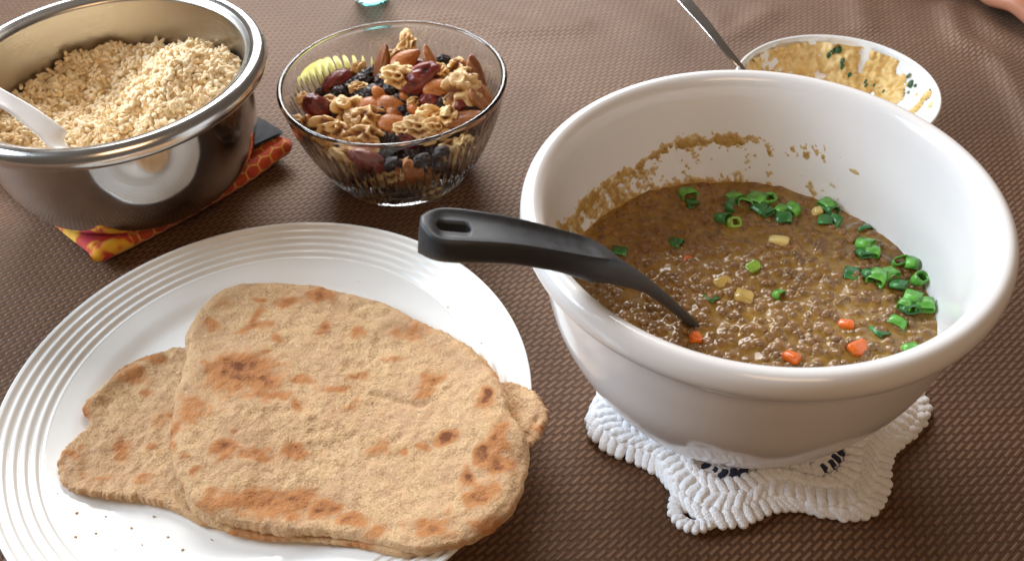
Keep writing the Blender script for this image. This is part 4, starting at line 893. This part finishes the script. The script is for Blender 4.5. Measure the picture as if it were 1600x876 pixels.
# ------------------------------------------------------------------ things at the far side of the table
def build_lemon():
    v, f = ico(4); d = 1 + .12 * np.exp(-((1 - np.abs(v[:, 0])) / .06) ** 2); V = v * d[:, None] * np.array([.0240, .0150, .0120])
    V[:, 2] = np.maximum(V[:, 2], -.008)
    o = link('lemon_half', mesh('lemon_half', V, f, M['lemon']), loc=(-.1345, .6640, .0082)); o.rotation_euler = (0, 0, R_(22))
    tag(o, 'small yellow fruit on the cloth seen through the ribbed glass', 'fruit')
build_lemon()
SB = np.array([.2217, .5604])
S_IN = [(0, .0078), (.030, .0080), (.040, .0105), (.049, .0170), (.057, .0280), (.062, .0400), (.0642, .0470)]
def build_small_bowl():
    out = smooth_prof([(0, .0022), (.030, .0022), (.0315, .0003), (.0350, .0003), (.0370, .0026), (.0450, .0080), (.0545, .0175), (.0618, .0300), (.0660, .0430), (.0672, .0475)], 6)
    rim = smooth_prof([(.0672, .0475), (.0676, .0492), (.0668, .0503), (.0655, .0502), (.0646, .0490), (.0642, .0470)], 4); inn = smooth_prof(S_IN[::-1], 6)
    V, Fc = lathe(np.vstack([out, rim[1:-1], inn]), 140); o = link('dip_bowl', recalc(mesh('dip_bowl', V, Fc, M['smallbowl'])), loc=(SB[0], SB[1], .0003))
    tag(o, 'small white bowl smeared with leftover hummus', 'bowl')
    # hummus left on the wall: thick paste with lumps
    az = np.radians(np.arange(-30, 215, .8)); zz = np.concatenate([[.0], np.linspace(.0, 1, 90)])[1:]
    zi = np.array([p[1] for p in S_IN]); ri = np.array([p[0] for p in S_IN])
    rl = np.linspace(.012, .0640, 90); A, RL = np.meshgrid(az, rl, indexing='ij'); a = A.ravel(); r = RL.ravel(); z = np.interp(r, ri, zi); dg = np.degrees(a)
    P = np.column_stack([r * np.cos(a), r * np.sin(a), z * 1.1])
    blobs = [(134, .060, 10, .006, .7), (120, .058, 12, .008, .8), (108, .0605, 9, .006, .9), (97, .0595, 10, .007, .9), (84, .0605, 8, .005, .95), (76, .060, 8, .007, 1.1), (69, .0600, 7, .008, 1.3), (62, .0590, 6, .008, 1.3), (71, .055, 8, .006, 1.2), (60, .055, 8, .006, 1.3), (54, .054, 8, .006, 1.2), (45, .0545, 8, .006, 1.2), (33, .056, 8, .005, 1.25), (24, .0555, 7, .005, 1.1),
             (49, .0625, 3.2, .0035, .95), (43, .061, 5, .005, 1.1), (35, .0615, 4, .003, .9), (-3, .0592, 2.2, .006, 1.0), (90, .045, 60, .012, .75), (40, .045, 22, .012, .8), (170, .05, 25, .014, .8)]
    wa = dg + 3.2 * fbm(P, 110, 91, 3); wr = r + .0016 * fbm(P, 130, 92, 3); K = np.zeros(len(a))
    for (b, br, sa, sr, k) in blobs: K = np.maximum(K, k * np.exp(-.7 * (((wa - b) / sa) ** 2 + ((wr - br) / sr) ** 2) ** 1.3))
    K = K * .9 + .85 * fbm(P, 150, 93, 3) + .30 * fbm(P, 420, 94, 2) - .40
    K = np.where(dg < 53, K, np.where((dg > 50) & (dg < 57) & (r > .0575), -1, K))
    t = np.clip(K, -.05, 1.3) * .0060 * (1 + .7 * fbm(P, 210, 95, 3)); sl = np.gradient(np.interp(np.linspace(0, .064, 400), ri, zi), .064 / 399); slope = np.interp(r, np.linspace(0, .064, 400), sl); nl = np.sqrt(1 + slope ** 2)
    r2 = r - t * slope / nl; z2 = z + t / nl + .0001
    V = np.column_stack([r2 * np.cos(a), r2 * np.sin(a), z2]); i = np.arange(a.size).reshape(A.shape); q = np.stack([i[:-1, :-1], i[:-1, 1:], i[1:, 1:], i[1:, :-1]], -1).reshape(-1, 4); q = q[(K[q] > 0).sum(1) >= 2]
    used = np.unique(q); mp = -np.ones(len(V), int); mp[used] = np.arange(len(used))
    e = empty('hummus', (SB[0], SB[1], .0003), 'lumpy golden hummus left on the wall of the small bowl', 'dip')
    link('hummus_smear', mesh('hummus_smear', V[used], mp[q][:, ::-1], M['hummus']), e)
    def flake(dg_, r_, s, off):
        a_ = R_(dg_); z_ = float(np.interp(r_, ri, zi)); v, f = ico(2); v = v * np.array([.0018, .0012, .0005]) * s * (1 + .4 * vn(v, 2, int(dg_) + 40))[:, None]
        o = link('herb_flake', mesh('herb_flake', v, f, M['herb']), e, ((r_ - off) * math.cos(a_), (r_ - off) * math.sin(a_), z_ + off * .5)); o.rotation_euler = (rnd.uniform(-.5, .5), -R_(60), a_ + rnd.uniform(-.4, .4))
    for d_, r_, s, off in [(76, .0622, 1.5, .004), (78, .0612, 1.3, .004), (72, .0625, 1.6, .0045), (68, .0600, 1.2, .006), (67, .0585, 1.2, .006), (60, .0565, 1.1, .006), (46, .0560, 1., .006), (44, .0545, .9, .006), (21, .0625, 1.2, .0006), (16, .0612, 1.6, .0006), (12, .0618, .9, .0006), (14, .0592, .7, .0006), (137, .0635, .8, .0006), (38, .0560, .8, .006), (28, .0555, .8, .006)]:
        flake(d_, r_, s, off)
build_small_bowl()
def build_steel_spoon():
    pts = [pix(1030, -52, .082), pix(1062, -8, .076), pix(1100, 36, .067), pix(1132, 76, .058), pix(1160, 108, .048), pix(1190, 138, .032), pix(1225, 165, .018)]
    P = spline(pts, 8); N = len(P); e = empty('steel_spoon', tuple(pix(1150, 96, .05)), 'thin steel spoon propped in the small hummus bowl', 'spoon'); e0 = np.array(e.location)
    w = np.interp(np.arange(N), [0, 4, 12, 24, 32, 48], [.006, .0088, .0082, .0058, .0046, .0050]); t = np.interp(np.arange(N), [0, 20, 48], [.0020, .0022, .0028])
    lam = np.linspace(0, 2 * np.pi, 20, endpoint=False)
    def sec(i): return [(math.copysign(abs(math.cos(a)) ** .8, math.cos(a)) * w[i] / 2, math.sin(a) * t[i] / 2 + .0005 * math.cos(a) ** 2) for a in lam]
    V, Fc = loft(P - e0, (-.3, 0, 1), sec); link('handle', recalc(mesh('handle', V, Fc, M['steel_rim'])), e)
    bv, bf = ico(3); v = bv * np.array([.020, .013, .004]); v[:, 2] = np.where(v[:, 2] > 0, -v[:, 2] * .6, v[:, 2]); link('spoon_bowl', mesh('spoon_bowl', rot(v, (0, .35, -.7)) + (P[-1] - e0) + np.array([.012, -.010, -.001]), bf, M['steel_rim']), e)
build_steel_spoon()
def build_bottle():
    c = pix(578, 11, 0); e = empty('glass_shaker', (c[0] + .001, c[1] + .0135, 0), 'small teal glass shaker standing behind the glass nut bowl', 'shaker')
    out = smooth_prof([(0, .0020), (.009, .0020), (.0115, .0006), (.0138, .0012), (.0148, .0040), (.0146, .0200), (.0130, .0430), (.0112, .0520)], 5)
    inn = smooth_prof([(.0098, .0520), (.0115, .0430), (.0130, .0200), (.0128, .0090), (.010, .0066), (0, .0062)], 5)
    def rf(r, z, th): return r * (1 + .02 * np.cos(th * 14) * (z < .04))
    V, Fc = lathe(np.vstack([out, inn]), 112, rf); link('glass_body', recalc(mesh('glass_body', V, Fc, M['tealglass'])), e)
    link('cap', recalc(mesh('cap', *lathe(smooth_prof([(.0105, .0500), (.0122, .0500), (.0124, .0600), (.0095, .0660), (0, .0680)], 5), 48), M['steel'])), e)
build_bottle()
def build_hand():
    wr = Vector((.378, .818, .030)); e = empty('person', (.40, .76, .0), 'bare hand of a person resting on the far corner of the tablecloth', 'person'); e0 = Vector(e.location)
    ax = Vector((.60, -.80, 0)).normalized(); sd = Vector((ax.y, -ax.x, 0)) * -1          # sd points to the thumb side
    if sd.x < 0: sd = -sd
    up = Vector((0, 0, 1)); verts = []; edges = []; rad = []
    def add(p, r, par=None):
        verts.append(tuple(p - e0)); rad.append(r); i = len(verts) - 1
        if par is not None: edges.append((par, i))
        return i
    root = add(wr, (.026, .021)); fa = add(wr - ax * .09 + up * .012, (.031, .029), root); fb = add(wr - ax * .20 + up * .03, (.037, .035), fa)
    palm = add(wr + ax * .035 - up * .006 + sd * .004, (.032, .017), root); palm2 = add(wr + ax * .068 - up * .012 + sd * .004, (.033, .014), palm)
    for off, ln, r in ((-.030, .052, .0082), (-.010, .066, .0092), (.011, .072, .0095), (.031, .064, .0092)):
        b = wr + ax * .080 + sd * off - up * .014; spread = (ax + sd * off * 3).normalized()
        i0 = add(b, (r * 1.12, r * 1.12), palm2); i1 = add(b + spread * ln * .42 + up * .004, (r, r), i0); i2 = add(b + spread * ln * .74 - up * .001, (r * .92, r * .9), i1); add(b + spread * ln - up * .008, (r * .78, r * .74), i2)
    tb = add(wr + ax * .024 + sd * .030 - up * .008, (.014, .013), palm); t1 = add(wr + ax * .052 + sd * .050 - up * .014, (.0115, .011), tb); add(wr + ax * .078 + sd * .056 - up * .020, (.0095, .009), t1)
    me = bpy.data.meshes.new('hand'); me.from_pydata(verts, edges, []); o = link('hand', me, e)
    md = o.modifiers.new('skin', 'SKIN'); md.use_smooth_shade = True; ss = o.modifiers.new('sub', 'SUBSURF'); ss.levels = 2; ss.render_levels = 2
    for i, sv in enumerate(me.skin_vertices[0].data): sv.radius = rad[i]; sv.use_root = i == 0
    dg = bpy.context.evaluated_depsgraph_get(); new = bpy.data.meshes.new_from_object(o.evaluated_get(dg)); o.modifiers.clear(); o.data = new
    new.materials.clear(); new.materials.append(M['skin']); new.polygons.foreach_set('use_smooth', [True] * len(new.polygons)); new.name = 'hand'
build_hand()
